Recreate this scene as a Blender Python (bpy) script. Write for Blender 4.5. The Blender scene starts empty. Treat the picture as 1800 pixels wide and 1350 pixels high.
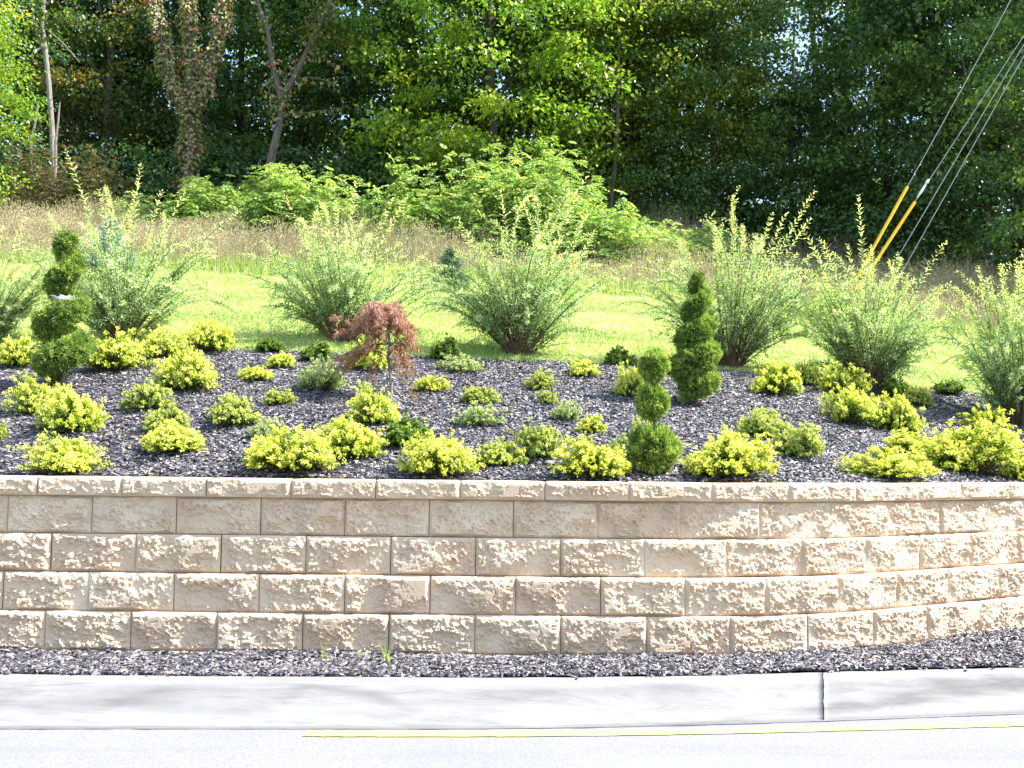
import bpy, math, time
import numpy as np
from mathutils import Matrix, Vector
T0 = time.time()
S = bpy.context.scene
COL = S.collection
PI = math.pi

# ------------------------------------------------------------------ camera, world, sun, exposure
FPX = 1766.0
CAM = np.array([0.0, 0.0, 1.035])
PITCH = math.atan(131 / FPX)
ROLL = math.radians(0.60)
_F = np.array([0, math.cos(PITCH), math.sin(PITCH)])
_R0 = np.array([1.0, 0, 0]); _U0 = np.array([0, -math.sin(PITCH), math.cos(PITCH)])
_R = _R0 * math.cos(ROLL) + _U0 * math.sin(ROLL)
_U = _U0 * math.cos(ROLL) - _R0 * math.sin(ROLL)
cd = bpy.data.cameras.new('camera'); cam = bpy.data.objects.new('camera', cd); COL.objects.link(cam)
cd.sensor_width = 36; cd.lens = 36 * FPX / 1800; cd.clip_start = 0.05; cd.clip_end = 2000
cam.matrix_world = Matrix(((_R[0], _U[0], -_F[0], CAM[0]), (_R[1], _U[1], -_F[1], CAM[1]),
                           (_R[2], _U[2], -_F[2], CAM[2]), (0, 0, 0, 1)))
S.camera = cam

SUN = np.array([0.66, -0.06, 0.75]); SUN /= np.linalg.norm(SUN)
w = bpy.data.worlds.new('World'); S.world = w; w.use_nodes = True
nt = w.node_tree; bg = nt.nodes['Background']
sky = nt.nodes.new('ShaderNodeTexSky'); sky.sky_type = 'NISHITA'; sky.sun_disc = False
sky.sun_elevation = math.asin(SUN[2]); sky.sun_rotation = math.atan2(SUN[0], SUN[1])
nt.links.new(sky.outputs[0], bg.inputs[0]); bg.inputs[1].default_value = 0.15
sl = bpy.data.lights.new('sun', 'SUN'); sl.energy = 5.0; sl.angle = math.radians(0.5); sl.color = (1, 0.965, 0.91)
so = bpy.data.objects.new('sun', sl); COL.objects.link(so); so.location = (20, -2, 25)
so.rotation_euler = Vector((-SUN[0], -SUN[1], -SUN[2])).to_track_quat('-Z', 'Y').to_euler()
S.view_settings.view_transform = 'Standard'; S.view_settings.look = 'None'
S.view_settings.exposure = 1.8; S.view_settings.gamma = 1; S.view_settings.use_curve_mapping = False
S.render.engine = 'CYCLES'
S.cycles.max_bounces = 6; S.cycles.diffuse_bounces = 4; S.cycles.transmission_bounces = 4; S.cycles.glossy_bounces = 2
S.cycles.caustics_reflective = False; S.cycles.caustics_refractive = False

# ------------------------------------------------------------------ helpers
def ray(px, py):
    d = _F * FPX + _R * (px - 900) - _U * (py - 675)
    return d / d[1]
def on_plane(px, py, z):
    d = ray(px, py); return CAM + d * ((z - CAM[2]) / d[2])

def noise_lattice(seed, n=64):
    return np.random.default_rng(seed).random((n, n))
_LAT = [noise_lattice(900 + i) for i in range(6)]
def vnoise(x, y, k=0):
    L = _LAT[k % 6]; n = L.shape[0]
    xi = np.floor(x).astype(int); yi = np.floor(y).astype(int); fx = x - xi; fy = y - yi
    fx = fx * fx * (3 - 2 * fx); fy = fy * fy * (3 - 2 * fy)
    a = L[xi % n, yi % n]; b = L[(xi + 1) % n, yi % n]; c = L[xi % n, (yi + 1) % n]; d = L[(xi + 1) % n, (yi + 1) % n]
    return (a * (1 - fx) + b * fx) * (1 - fy) + (c * (1 - fx) + d * fx) * fy - 0.5
def fbm(x, y, o=4, k=0, g=0.5):
    x = np.asarray(x, float); y = np.asarray(y, float); r = 0; a = 1.0
    for i in range(o):
        r = r + a * vnoise(x * 2 ** i + 7.3 * i, y * 2 ** i + 3.1 * i, k + i); a *= g
    return r

def mesh_from(name, V, F, mats, smooth=False, tint=None, midx=None):
    """V (n,3), F list of index arrays (m,3) or (m,4)"""
    me = bpy.data.meshes.new(name)
    V = np.asarray(V, np.float32); 
    Fs = F if isinstance(F, list) else [F]
    Fs = [np.asarray(f, np.int32) for f in Fs if len(f)]
    me.vertices.add(len(V)); me.vertices.foreach_set('co', V.ravel())
    loops = np.concatenate([f.ravel() for f in Fs]); sizes = np.concatenate([np.full(len(f), f.shape[1], np.int32) for f in Fs])
    me.loops.add(len(loops)); me.loops.foreach_set('vertex_index', loops)
    me.polygons.add(len(sizes)); st = np.zeros(len(sizes), np.int32); st[1:] = np.cumsum(sizes)[:-1]
    me.polygons.foreach_set('loop_start', st)
    if midx is not None: me.polygons.foreach_set('material_index', np.asarray(midx, np.int32))
    me.polygons.foreach_set('use_smooth', np.full(len(sizes), bool(smooth)))
    for m in (mats if isinstance(mats, (list, tuple)) else [mats]): me.materials.append(m)
    if tint is not None:
        a = me.attributes.new('tint', 'FLOAT', 'POINT'); a.data.foreach_set('value', np.asarray(tint, np.float32))
    me.update(calc_edges=True)
    return me

def link(name, me, parent=None, loc=None, label=None, cat=None, group=None, kind=None):
    o = bpy.data.objects.new(name, me); COL.objects.link(o)
    if loc is not None: o.location = loc
    if parent is not None: o.parent = parent
    if label: o['label'] = label
    if cat: o['category'] = cat
    if group: o['group'] = group
    if kind: o['kind'] = kind
    return o

class MB:
    def __init__(s): s.V = []; s.T = []; s.Q = []; s.n = 0; s.t = []
    def add(s, V, T=None, Q=None, tint=0.5):
        V = np.asarray(V, float)
        if T is not None and len(T): s.T.append(np.asarray(T) + s.n)
        if Q is not None and len(Q): s.Q.append(np.asarray(Q) + s.n)
        s.V.append(V); s.t.append(np.broadcast_to(np.asarray(tint, float), (len(V),))); s.n += len(V)
    def tube(s, P, R, sides=6, tint=0.5, cap=True):
        P = np.asarray(P, float); k = len(P); R = np.broadcast_to(np.asarray(R, float), (k,))
        tan = np.gradient(P, axis=0); tan /= np.linalg.norm(tan, axis=1)[:, None] + 1e-9
        ref = np.array([0, 0, 1.0]) if abs(tan[0][2]) < 0.9 else np.array([1.0, 0, 0])
        a = np.cross(tan, ref); a /= np.linalg.norm(a, axis=1)[:, None] + 1e-9
        b = np.cross(tan, a)
        th = np.arange(sides) * 2 * PI / sides
        V = P[:, None] + R[:, None, None] * (a[:, None] * np.cos(th)[None, :, None] + b[:, None] * np.sin(th)[None, :, None])
        i = np.arange(k - 1)[:, None] * sides; j = np.arange(sides)[None]; j2 = (j + 1) % sides
        Q = np.stack([i + j, i + j2, i + sides + j2, i + sides + j], -1).reshape(-1, 4)
        V = V.reshape(-1, 3); T = []
        if cap:
            n = len(V); V = np.vstack([V, P[:1], P[-1:]])
            T = [[n, (q + 1) % sides, q] for q in range(sides)] + [[n + 1, (k - 1) * sides + q, (k - 1) * sides + (q + 1) % sides] for q in range(sides)]
        s.add(V, T, Q, tint)
    def leaves(s, P, D, N, L, W, tint, fold=0.25, wide=0.45):
        """rhombic folded leaves: base P, direction D, normal N"""
        P = np.asarray(P, float); n = len(P)
        D = D / (np.linalg.norm(D, axis=1)[:, None] + 1e-9)
        N = N - D * (N * D).sum(1)[:, None]; N /= np.linalg.norm(N, axis=1)[:, None] + 1e-9
        B = np.cross(D, N)
        L = np.broadcast_to(L, (n,))[:, None]; W = np.broadcast_to(W, (n,))[:, None]
        m = P + D * L * wide
        V = np.stack([P, m + B * W * .5 + N * W * fold, P + D * L - N * L * 0.06, m - B * W * .5 + N * W * fold], 1).reshape(-1, 3)
        i = np.arange(n)[:, None] * 4
        T = np.stack([i + [0, 1, 2], i + [0, 2, 3]], 1).reshape(-1, 3)
        s.add(V, T, None, np.repeat(np.broadcast_to(tint, (n,)), 4))
    def build(s, name, mat, smooth=False):
        F = []
        if s.T: F.append(np.concatenate(s.T))
        if s.Q: F.append(np.concatenate(s.Q))
        return mesh_from(name, np.concatenate(s.V), F, mat, smooth, np.concatenate(s.t))

def unit(v): return v / (np.linalg.norm(v, axis=-1, keepdims=True) + 1e-9)
def rdir(rng, n): return unit(rng.normal(size=(n, 3)))

# ------------------------------------------------------------------ materials
def newmat(name):
    m = bpy.data.materials.new(name); m.use_nodes = True; t = m.node_tree
    b = t.nodes['Principled BSDF']; return m, t, b
def N(t, typ, **kw):
    n = t.nodes.new(typ)
    for k, v in kw.items():
        if k.startswith('i_'):
            key = k[2:]; key = int(key) if key.isdigit() else key.replace('_', ' ')
            n.inputs[key].default_value = v
        else: setattr(n, k, v)
    return n
def ramp(t, fac, stops, interp='LINEAR'):
    r = t.nodes.new('ShaderNodeValToRGB'); r.color_ramp.interpolation = interp
    e = r.color_ramp.elements
    while len(e) < len(stops): e.new(0.5)
    for q, (p, c) in zip(e, stops): q.position = p; q.color = (*c, 1)
    t.links.new(fac, r.inputs[0]); return r.outputs[0]
def math_n(t, op, a, b=None, clamp=False):
    n = t.nodes.new('ShaderNodeMath'); n.operation = op; n.use_clamp = clamp
    for i, v in enumerate((a, b)):
        if v is None: continue
        if isinstance(v, (int, float)): n.inputs[i].default_value = v
        else: t.links.new(v, n.inputs[i])
    return n.outputs[0]
def noise(t, scale, detail=4, rough=0.6, vec=None, out='Fac', dist=0.0):
    n = t.nodes.new('ShaderNodeTexNoise'); n.inputs['Scale'].default_value = scale; n.inputs['Detail'].default_value = detail
    n.inputs['Roughness'].default_value = rough; n.inputs['Distortion'].default_value = dist
    if vec is not None: t.links.new(vec, n.inputs['Vector'])
    return n.outputs[out]
def objvec(t, scale=None, world=True):
    if world: v = t.nodes.new('ShaderNodeNewGeometry').outputs['Position']
    else: v = t.nodes.new('ShaderNodeTexCoord').outputs['Object']
    if scale:
        m = t.nodes.new('ShaderNodeMapping'); m.inputs['Scale'].default_value = scale; t.links.new(v, m.inputs[0]); v = m.outputs[0]
    return v
def bump(t, b, h, strength, dist):
    n = t.nodes.new('ShaderNodeBump'); n.inputs['Strength'].default_value = strength; n.inputs['Distance'].default_value = dist
    t.links.new(h, n.inputs['Height'])
    if b is not None: t.links.new(n.outputs[0], b.inputs['Normal'])
    return n.outputs[0]
def mixc(t, fac, a, b, mode='MIX'):
    n = t.nodes.new('ShaderNodeMix'); n.data_type = 'RGBA'; n.blend_type = mode
    for v, i in ((fac, 0), (a, 6), (b, 7)):
        if isinstance(v, (int, float)): n.inputs[i].default_value = v
        elif isinstance(v, tuple): n.inputs[i].default_value = (*v, 1)
        else: t.links.new(v, n.inputs[i])
    return n.outputs[2]

def leafmat(name, stops, trans=0.35, var=0.35, rough=0.5, spec=0.35, patch=None, tcol=1.25):
    m, t, b = newmat(name)
    at = t.nodes.new('ShaderNodeAttribute'); at.attribute_name = 'tint'
    g = t.nodes.new('ShaderNodeNewGeometry')
    f = math_n(t, 'MULTIPLY', math_n(t, 'SUBTRACT', g.outputs['Random Per Island'], 0.5), var)
    f = math_n(t, 'ADD', at.outputs['Fac'], f)
    if patch:
        nz = noise(t, patch[0], 3, .6, g.outputs['Position'])
        f = math_n(t, 'ADD', f, math_n(t, 'MULTIPLY', math_n(t, 'SUBTRACT', nz, .5), patch[1]), True)
    c = ramp(t, f, stops)
    t.links.new(c, b.inputs['Base Color']); b.inputs['Roughness'].default_value = rough
    b.inputs['Specular IOR Level'].default_value = spec
    tr = t.nodes.new('ShaderNodeBsdfTranslucent')
    c2 = mixc(t, 1.0, c, (tcol, tcol * 1.05, tcol * .55), 'MULTIPLY'); t.links.new(c2, tr.inputs[0])
    mx = t.nodes.new('ShaderNodeMixShader'); mx.inputs[0].default_value = trans
    t.links.new(b.outputs[0], mx.inputs[1]); t.links.new(tr.outputs[0], mx.inputs[2])
    t.links.new(mx.outputs[0], t.nodes['Material Output'].inputs[0])
    return m

M = {}
def m_block():
    m, t, b = newmat('split_face_concrete'); v = objvec(t)
    oi = t.nodes.new('ShaderNodeObjectInfo')
    n1 = noise(t, 5, 5, .6, v); n2 = noise(t, 160, 3, .7, v); n3 = noise(t, 420, 2, .6, v)
    c = ramp(t, n1, [(.3, (.52, .38, .25)), (.5, (.59, .45, .31)), (.7, (.64, .52, .385))])
    c = mixc(t, math_n(t, 'MULTIPLY', oi.outputs['Random'], .55), c, (.50, .345, .235))
    ws = ramp(t, noise(t, 1.7, 6, .65, objvec(t, (1, 1, .6))), [(.5, (0, 0, 0)), (.7, (1, 1, 1))]); c = mixc(t, math_n(t, 'MULTIPLY', ws, .3), c, (.40, .33, .27))
    sp = ramp(t, n3, [(.60, (0, 0, 0)), (.70, (1, 1, 1))]); c = mixc(t, math_n(t, 'MULTIPLY', sp, .35), c, (.68, .6, .5))
    sd = ramp(t, n2, [(.27, (1, 1, 1)), (.36, (0, 0, 0))]); c = mixc(t, math_n(t, 'MULTIPLY', sd, .55), c, (.14, .10, .07))
    t.links.new(c, b.inputs['Base Color']); b.inputs['Roughness'].default_value = .92; b.inputs['Specular IOR Level'].default_value = .2
    h = math_n(t, 'ADD', math_n(t, 'MULTIPLY', noise(t, 70, 5, .7, v), 1.0), math_n(t, 'MULTIPLY', n2, .35))
    bump(t, b, h, .8, .007); return m
def m_mulch(chip=True):
    m, t, b = newmat('dyed_bark_chip' if chip else 'dyed_bark_soil'); v = objvec(t)
    if chip:
        g = t.nodes.new('ShaderNodeNewGeometry')
        c = ramp(t, g.outputs['Random Per Island'], [(0, (.022, .020, .024)), (.45, (.062, .058, .068)), (.75, (.12, .112, .125)), (.92, (.22, .205, .21)), (.97, (.30, .25, .20)), (1, (.30, .15, .09))])
        t.links.new(c, b.inputs['Base Color']); b.inputs['Roughness'].default_value = .48; b.inputs['Specular IOR Level'].default_value = .6
        bump(t, b, noise(t, 300, 3, .6, v), .4, .002)
    else:
        n = noise(t, 90, 5, .7, v)
        c = ramp(t, n, [(.3, (.010, .009, .011)), (.7, (.045, .04, .048))]); t.links.new(c, b.inputs['Base Color'])
        b.inputs['Roughness'].default_value = .8; bump(t, b, n, .9, .02)
    return m
def m_concrete():
    m, t, b = newmat('kerb_concrete'); v = objvec(t)
    n1 = noise(t, 2.2, 6, .65, objvec(t, (1, 4, 4)))
    c = ramp(t, n1, [(.28, (.155, .150, .145)), (.5, (.20, .196, .19)), (.75, (.25, .246, .238))])
    sc = noise(t, 1.6, 7, .72, objvec(t, (1, 9, 12)), dist=1.2)
    f = ramp(t, sc, [(.50, (0, 0, 0)), (.62, (1, 1, 1))])
    c = mixc(t, math_n(t, 'MULTIPLY', f, .55), c, (.11, .105, .10))
    br = ramp(t, noise(t, .9, 4, .6, objvec(t, (1, 6, 8))), [(.55, (0, 0, 0)), (.7, (1, 1, 1))])
    c = mixc(t, math_n(t, 'MULTIPLY', br, .4), c, (.17, .15, .13))
    at = t.nodes.new('ShaderNodeAttribute'); at.attribute_name = 'tint'
    sm = math_n(t, 'MULTIPLY', at.outputs['Fac'], math_n(t, 'ADD', .45, noise(t, 9, 5, .7, objvec(t, (1, 6, 9)))), True)
    c = mixc(t, sm, c, (.082, .080, .078))
    ln = noise(t, 3, 6, .75, objvec(t, (1.2, 40, 50))); c = mixc(t, ramp(t, ln, [(.50, (0, 0, 0)), (.75, (.45, .45, .45))]), c, (.13, .125, .12))
    gr = noise(t, 260, 3, .7, v); c = mixc(t, ramp(t, gr, [(.2, (.3, .3, .3)), (.45, (0, 0, 0))]), c, (.13, .125, .12))
    t.links.new(c, b.inputs['Base Color']); b.inputs['Roughness'].default_value = .85
    bump(t, b, math_n(t, 'ADD', gr, math_n(t, 'MULTIPLY', noise(t, 30, 5, .7, objvec(t, (.3, 1, 1))), 1.5)), .35, .004); return m
def m_road():
    m, t, b = newmat('pale_worn_asphalt'); v = objvec(t)
    vo = t.nodes.new('ShaderNodeTexVoronoi'); vo.inputs['Scale'].default_value = 130; t.links.new(v, vo.inputs['Vector'])
    c = ramp(t, vo.outputs['Color'], [(0, (.130, .131, .134)), (.5, (.172, .173, .178)), (1, (.228, .229, .233))])
    n1 = noise(t, 1.4, 5, .6, v); c = mixc(t, ramp(t, n1, [(.35, (.4, .4, .4)), (.65, (0, 0, 0))]), c, (.13, .134, .148))
    tm = noise(t, 1.1, 5, .6, objvec(t, (.25, 3, 1))); c = mixc(t, ramp(t, tm, [(.48, (0, 0, 0)), (.7, (.5, .5, .5))]), c, (.115, .115, .125))
    t.links.new(c, b.inputs['Base Color']); b.inputs['Roughness'].default_value = .85
    bump(t, b, vo.outputs['Distance'], .5, .003); return m
def m_paint():
    m, t, b = newmat('yellow_road_paint'); v = objvec(t)
    f = ramp(t, noise(t, 75, 6, .8, v), [(.34, (1, 1, 1)), (.46, (0, 0, 0))])
    c = mixc(t, math_n(t, 'MULTIPLY', f, .6), (.46, .385, .12), (.27, .235, .22)); t.links.new(c, b.inputs['Base Color'])
    b.inputs['Roughness'].default_value = .7; return m
def m_ground(name, stops, sc=6, bs=.6):
    m, t, b = newmat(name); v = objvec(t)
    n = math_n(t, 'ADD', math_n(t, 'MULTIPLY', noise(t, sc * .12, 4, .6, v), .5), math_n(t, 'MULTIPLY', noise(t, sc * 6, 4, .7, v), .5))
    c = ramp(t, n, stops); t.links.new(c, b.inputs['Base Color']); b.inputs['Roughness'].default_value = .9
    b.inputs['Specular IOR Level'].default_value = .15
    bump(t, b, noise(t, sc * 8, 4, .7, v), bs, .02); return m
def m_bark(name, c0, c1, sc=18):
    m, t, b = newmat(name); v = objvec(t, (1, 1, .22))
    n = noise(t, sc, 6, .7, v, dist=.6)
    c = ramp(t, n, [(.3, c0), (.65, c1)]); t.links.new(c, b.inputs['Base Color']); b.inputs['Roughness'].default_value = .9
    bump(t, b, n, .9, .03); return m
def m_plain(name, col, rough=.5, metal=0.0, nz=.15, sc=20):
    m, t, b = newmat(name); n = noise(t, sc, 4, .6, objvec(t))
    c = ramp(t, n, [(.3, tuple(x * (1 - nz) for x in col)), (.7, tuple(min(1, x * (1 + nz)) for x in col))])
    t.links.new(c, b.inputs['Base Color']); b.inputs['Roughness'].default_value = rough; b.inputs['Metallic'].default_value = metal; return m
M['block'] = m_block(); M['chip'] = m_mulch(True); M['soil'] = m_mulch(False)
M['concrete'] = m_concrete(); M['road'] = m_road(); M['paint'] = m_paint()
M['lawn'] = m_ground('mown_lawn_base', [(.3, (.18, .24, .06)), (.5, (.30, .36, .11)), (.7, (.46, .47, .22))], 8)
M['meadow'] = m_ground('meadow_soil', [(.3, (.12, .09, .05)), (.7, (.24, .18, .11))], 4)
M['forest'] = m_ground('forest_floor', [(.3, (.015, .018, .008)), (.7, (.05, .045, .022))], 4)
M['verge'] = m_ground('far_verge_grass', [(.3, (.08, .12, .03)), (.7, (.16, .2, .06))], 4)
M['bark'] = m_bark('grey_brown_bark', (.05, .04, .03), (.17, .135, .105))
M['barkd'] = m_bark('dark_bark', (.02, .016, .012), (.07, .055, .04))
M['barkp'] = m_bark('pale_bark', (.09, .08, .065), (.25, .22, .19))
M['twig'] = m_bark('shrub_twig_bark', (.08, .05, .03), (.2, .13, .08), 60)
# foliage
M['spirea'] = leafmat('golden_spirea_leaf', [(0, (.025, .055, .008)), (.25, (.10, .18, .012)), (.48, (.30, .40, .025)), (.75, (.58, .60, .06)), (1, (.82, .78, .26))], .38, .55, patch=(22, .55))  # fine noise patches put shading into the leaf colour
M['spirea2'] = leafmat('lime_spirea_leaf', [(0, (.025, .055, .01)), (.3, (.11, .18, .025)), (.65, (.33, .41, .06)), (1, (.66, .64, .2))], .35, .5, patch=(22, .5))  # same patches of painted shading as the golden leaf
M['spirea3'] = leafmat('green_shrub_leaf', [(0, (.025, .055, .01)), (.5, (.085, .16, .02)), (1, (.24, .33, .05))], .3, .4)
M['pale'] = leafmat('pale_grey_green_leaf', [(0, (.08, .12, .04)), (.5, (.26, .35, .12)), (1, (.52, .56, .28))], .35, .4)
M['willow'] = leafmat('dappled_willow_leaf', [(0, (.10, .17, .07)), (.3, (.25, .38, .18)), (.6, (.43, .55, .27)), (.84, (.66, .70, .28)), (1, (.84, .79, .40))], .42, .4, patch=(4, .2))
M['spruce'] = leafmat('dwarf_spruce_needle', [(0, (.012, .03, .01)), (.35, (.055, .115, .022)), (.7, (.19, .29, .05)), (1, (.46, .54, .13))], .35, .4, patch=(12, .3))
M['spruceb'] = leafmat('blue_spruce_needle', [(0, (.03, .06, .05)), (.5, (.11, .19, .17)), (1, (.30, .42, .40))], .15, .5)
M['sprucei'] = leafmat('mixed_spruce_needle', [(0, (.02, .04, .02)), (.5, (.06, .11, .06)), (1, (.16, .22, .14))], .15, .5)
M['maple'] = leafmat('red_laceleaf_maple', [(0, (.14, .18, .05)), (.28, (.30, .24, .08)), (.48, (.34, .15, .08)), (.75, (.42, .20, .17)), (1, (.58, .38, .38))], .4, .6, patch=(8, .35))
DK = [(0, (.02, .05, .018)), (.4, (.075, .155, .045)), (.75, (.16, .27, .06)), (1, (.34, .40, .07))]
M['tree_dark'] = leafmat('dark_green_tree_leaf', DK, .35, .6, .38, .6, patch=(.9, .5))
M['tree_mid'] = leafmat('mid_green_tree_leaf', [(0, (.02, .045, .01)), (.4, (.055, .12, .018)), (.75, (.13, .22, .025)), (1, (.34, .36, .035))], .4, .55, .38, .6, patch=(.8, .5))
M['tree_lit'] = leafmat('yellow_green_maple_leaf', [(0, (.04, .10, .014)), (.35, (.14, .26, .025)), (.7, (.32, .43, .035)), (1, (.60, .52, .03))], .45, .5, .38, .6, patch=(.7, .55))
M['tree_olive'] = leafmat('olive_tree_leaf', [(0, (.04, .07, .015)), (.4, (.14, .20, .035)), (.75, (.32, .37, .055)), (1, (.60, .50, .07))], .5, .6, .38, .6, patch=(.9, .5))
M['tree_orange'] = leafmat('turning_orange_leaf', [(0, (.03, .05, .01)), (.4, (.07, .11, .02)), (.7, (.20, .16, .03)), (1, (.42, .17, .03))], .4, .5, patch=(1.3, .7))
M['vine'] = leafmat('reddening_vine_leaf', [(0, (.09, .14, .03)), (.4, (.22, .27, .08)), (.66, (.40, .32, .20)), (.88, (.46, .26, .20)), (1, (.50, .08, .04))], .3, .5, patch=(1.6, .8))
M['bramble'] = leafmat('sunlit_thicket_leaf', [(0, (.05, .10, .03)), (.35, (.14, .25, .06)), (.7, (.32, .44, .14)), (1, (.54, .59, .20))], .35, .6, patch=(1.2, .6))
M['brown'] = leafmat('withered_shrub_leaf', [(0, (.05, .04, .02)), (.5, (.12, .12, .05)), (1, (.26, .18, .10))], .3, .6, patch=(1.2, .5))
M['grass'] = leafmat('grass_blade', [(0, (.17, .25, .06)), (.5, (.34, .43, .12)), (1, (.58, .58, .26))], .35, .6, patch=(.7, .4))
M['dry'] = leafmat('dry_meadow_stem', [(0, (.20, .26, .08)), (.22, (.26, .24, .11)), (.42, (.32, .24, .16)), (.7, (.50, .39, .29)), (.88, (.42, .42, .18)), (1, (.34, .42, .13))], .3, .5, patch=(.35, 1.3))
M['litter'] = leafmat('fallen_dry_leaf', [(0, (.25, .12, .05)), (.5, (.40, .26, .12)), (.8, (.5, .42, .2)), (1, (.35, .40, .12))], .2, .2)
M['weed'] = leafmat('weed_blade', [(0, (.2, .28, .06)), (1, (.5, .55, .16))], .35, .4)
M['guard'] = m_plain('yellow_guard_plastic', (.75, .42, .01), .4)
M['wire'] = m_plain('galvanised_wire', (.38, .38, .38), .45, .6)
M['grip'] = m_plain('pale_grey_grip', (.55, .56, .52), .5)
M['stake'] = m_plain('pale_wood_stake', (.55, .48, .38), .8)
M['rust'] = m_plain('rusty_stake', (.2, .08, .03), .8)
M['stone'] = m_plain('grey_stone', (.17, .165, .17), .85, nz=.4)
M['web'] = m_plain('spider_silk', (.75, .76, .78), .6)
M['glassy'] = m_plain('lamp_lens', (.7, .7, .66), .2)

# ------------------------------------------------------------------ wall path and terrain
BL = 0.457
def theta(s): return math.radians(np.interp(s, [-9, .3, .7, 1.1, 1.55, 2.0, 2.35, 2.8, 9], [0, 0, 2, 7, 15, 26, 30, 29, 28]))
YW = 5.42
_s = np.arange(0, 12, .02); _th = np.array([theta(q) for q in _s])
_px = np.concatenate([[0], np.cumsum(np.cos(_th) * .02)])[:-1]; _py = YW + np.concatenate([[0], np.cumsum(np.sin(_th) * .02)])[:-1]
def path(s):      # front line of the bottom course
    if s <= 0: return np.array([s, YW])
    return np.array([np.interp(s, _s, _px), np.interp(s, _s, _py)])
def wallY(x): return np.interp(x, _px, _py, left=YW)

CU = (np.array([-400, -100, 400, 900, 1290, 1700, 1900, 2200]) - 900) / FPX
def ctrl(Ys, pys):
    zs = []
    for q, (Y, py) in enumerate(zip(Ys, pys)):
        d = ray(900 + CU[q] * FPX, py); zs.append(CAM[2] + d[2] * Y)
    return np.array(Ys, float), np.array(zs)
Y1, Z1 = ctrl([9.3, 9.3, 9.4, 9.5, 9.6, 10, 10.3, 10.5], [612, 612, 614, 634, 654, 695, 715, 730])
Y2, Z2 = ctrl([18] * 8, [440, 443, 460, 488, 518, 575, 590, 600])
Y3, Z3 = ctrl([28] * 8, [395, 395, 405, 425, 450, 492, 500, 505])
def H(x, y):
    x = np.asarray(x, float); y = np.asarray(y, float)
    u = x / np.maximum(y, 5.0)
    ya, za = np.interp(u, CU, Y1), np.interp(u, CU, Z1)
    zb = np.interp(u, CU, Z2); zc = np.interp(u, CU, Z3)
    y0 = wallY(x) + .10
    ya = np.maximum(ya, y0 + 1.0)
    z = .865 + (za - .865) * np.clip((y - y0) / (ya - y0), 0, 1)
    k = np.clip((y - ya) / (18 - ya), 0, 1); z = np.where(y > ya, za + (zb - za) * k, z)
    k = np.clip((y - 18) / 10, 0, 1); z = np.where(y > 18, zb + (zc - zb) * k, z)
    z = z + np.where(y > 28, .8 * (1 - np.exp(-(y - 28) / 5)), 0) - np.where(y > 36, (y - 36) * .05, 0)
    far = np.clip((y - 9) / 10, 0, 1)
    return z + .10 * far * fbm(x * .35, y * .35, 3, 1) + .012 * fbm(x * 3, y * 3, 2, 2) * (y > y0 + .2)
def hit(px, py, ymin=5.5):
    d = ray(px, py); y = np.arange(max(ymin, 5.4), 60, .02)
    z = CAM[2] + d[2] * y; x = d[0] * y
    f = H(x, y) - z
    ok = (f >= 0) & (y > wallY(x) + .12)
    if not ok.any(): i = len(y) - 1
    else: i = int(np.argmax(ok))
    return np.array([x[i], y[i], float(H(x[i], y[i]))])
def at_depth(px, Y):
    x = (px - 900) / FPX * Y; return np.array([x, Y, float(H(x, Y))])
def zpix(py, Y, px=900): return CAM[2] + ray(px, py)[2] * Y

def sheet(name, xs, y0, y1, nv, dz, mat, kind='structure', skirt=None, warp=1.0):
    xs = np.asarray(xs, float); v = np.linspace(0, 1, nv) ** warp
    Y = y0[:, None] + (y1 - y0)[:, None] * v[None]; X = np.broadcast_to(xs[:, None], Y.shape)
    Z = H(X, Y) + dz
    V = np.stack([X, Y, Z], -1)
    if skirt is not None:
        s = V[:, :1].copy(); s[..., 2] = skirt; V = np.concatenate([s, V], 1)
    a, b = V.shape[:2]; i = np.arange(a - 1)[:, None] * b; j = np.arange(b - 1)[None]
    Q = np.stack([i + j, i + b + j, i + b + j + 1, i + j + 1], -1).reshape(-1, 4)
    return link(name, mesh_from(name, V.reshape(-1, 3), Q, mat, True), kind=kind)

xs = np.concatenate([np.linspace(-400, -16, 25), np.linspace(-15, 15, 121), np.linspace(16, 400, 25)])
wy = wallY(xs) + .12
edgeB = lambda x: np.maximum(np.interp(x / 9.6, CU, Y1), wallY(x) + .9) + .10 * fbm(np.asarray(x) * 1.1, np.asarray(x) * 0, 3, 3)
sheet('ground', xs, wy, np.full_like(xs, 420.), 190, -.03, M['forest'], skirt=-.3, warp=2.2)
# flat land in front, under the road
link('verge', mesh_from('verge', [[-400, -400, -.17], [400, -400, -.17], [400, 40, -.17], [-400, 40, -.17]], np.array([[0, 1, 2, 3]]), M['verge']), kind='structure')
xb = np.linspace(-9, 12, 300)
sheet('mulch_bed', xb, wallY(xb) + .13, edgeB(xb), 90, 0, M['soil'])
xl = np.linspace(-20, 26, 280)
lawn_far = lambda x: 16.7 + .5 * fbm(np.asarray(x) * .5, np.asarray(x) * 0, 3, 4) - .12 * np.clip(x - 4, 0, 10)
sheet('lawn', xl, edgeB(xl) - .03, lawn_far(xl), 90, .004, M['lawn'])
xm = np.linspace(-24, 30, 180)
sheet('meadow', xm, lawn_far(xm) - .1, np.full_like(xm, 26.5), 60, -.01, M['meadow'])

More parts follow.
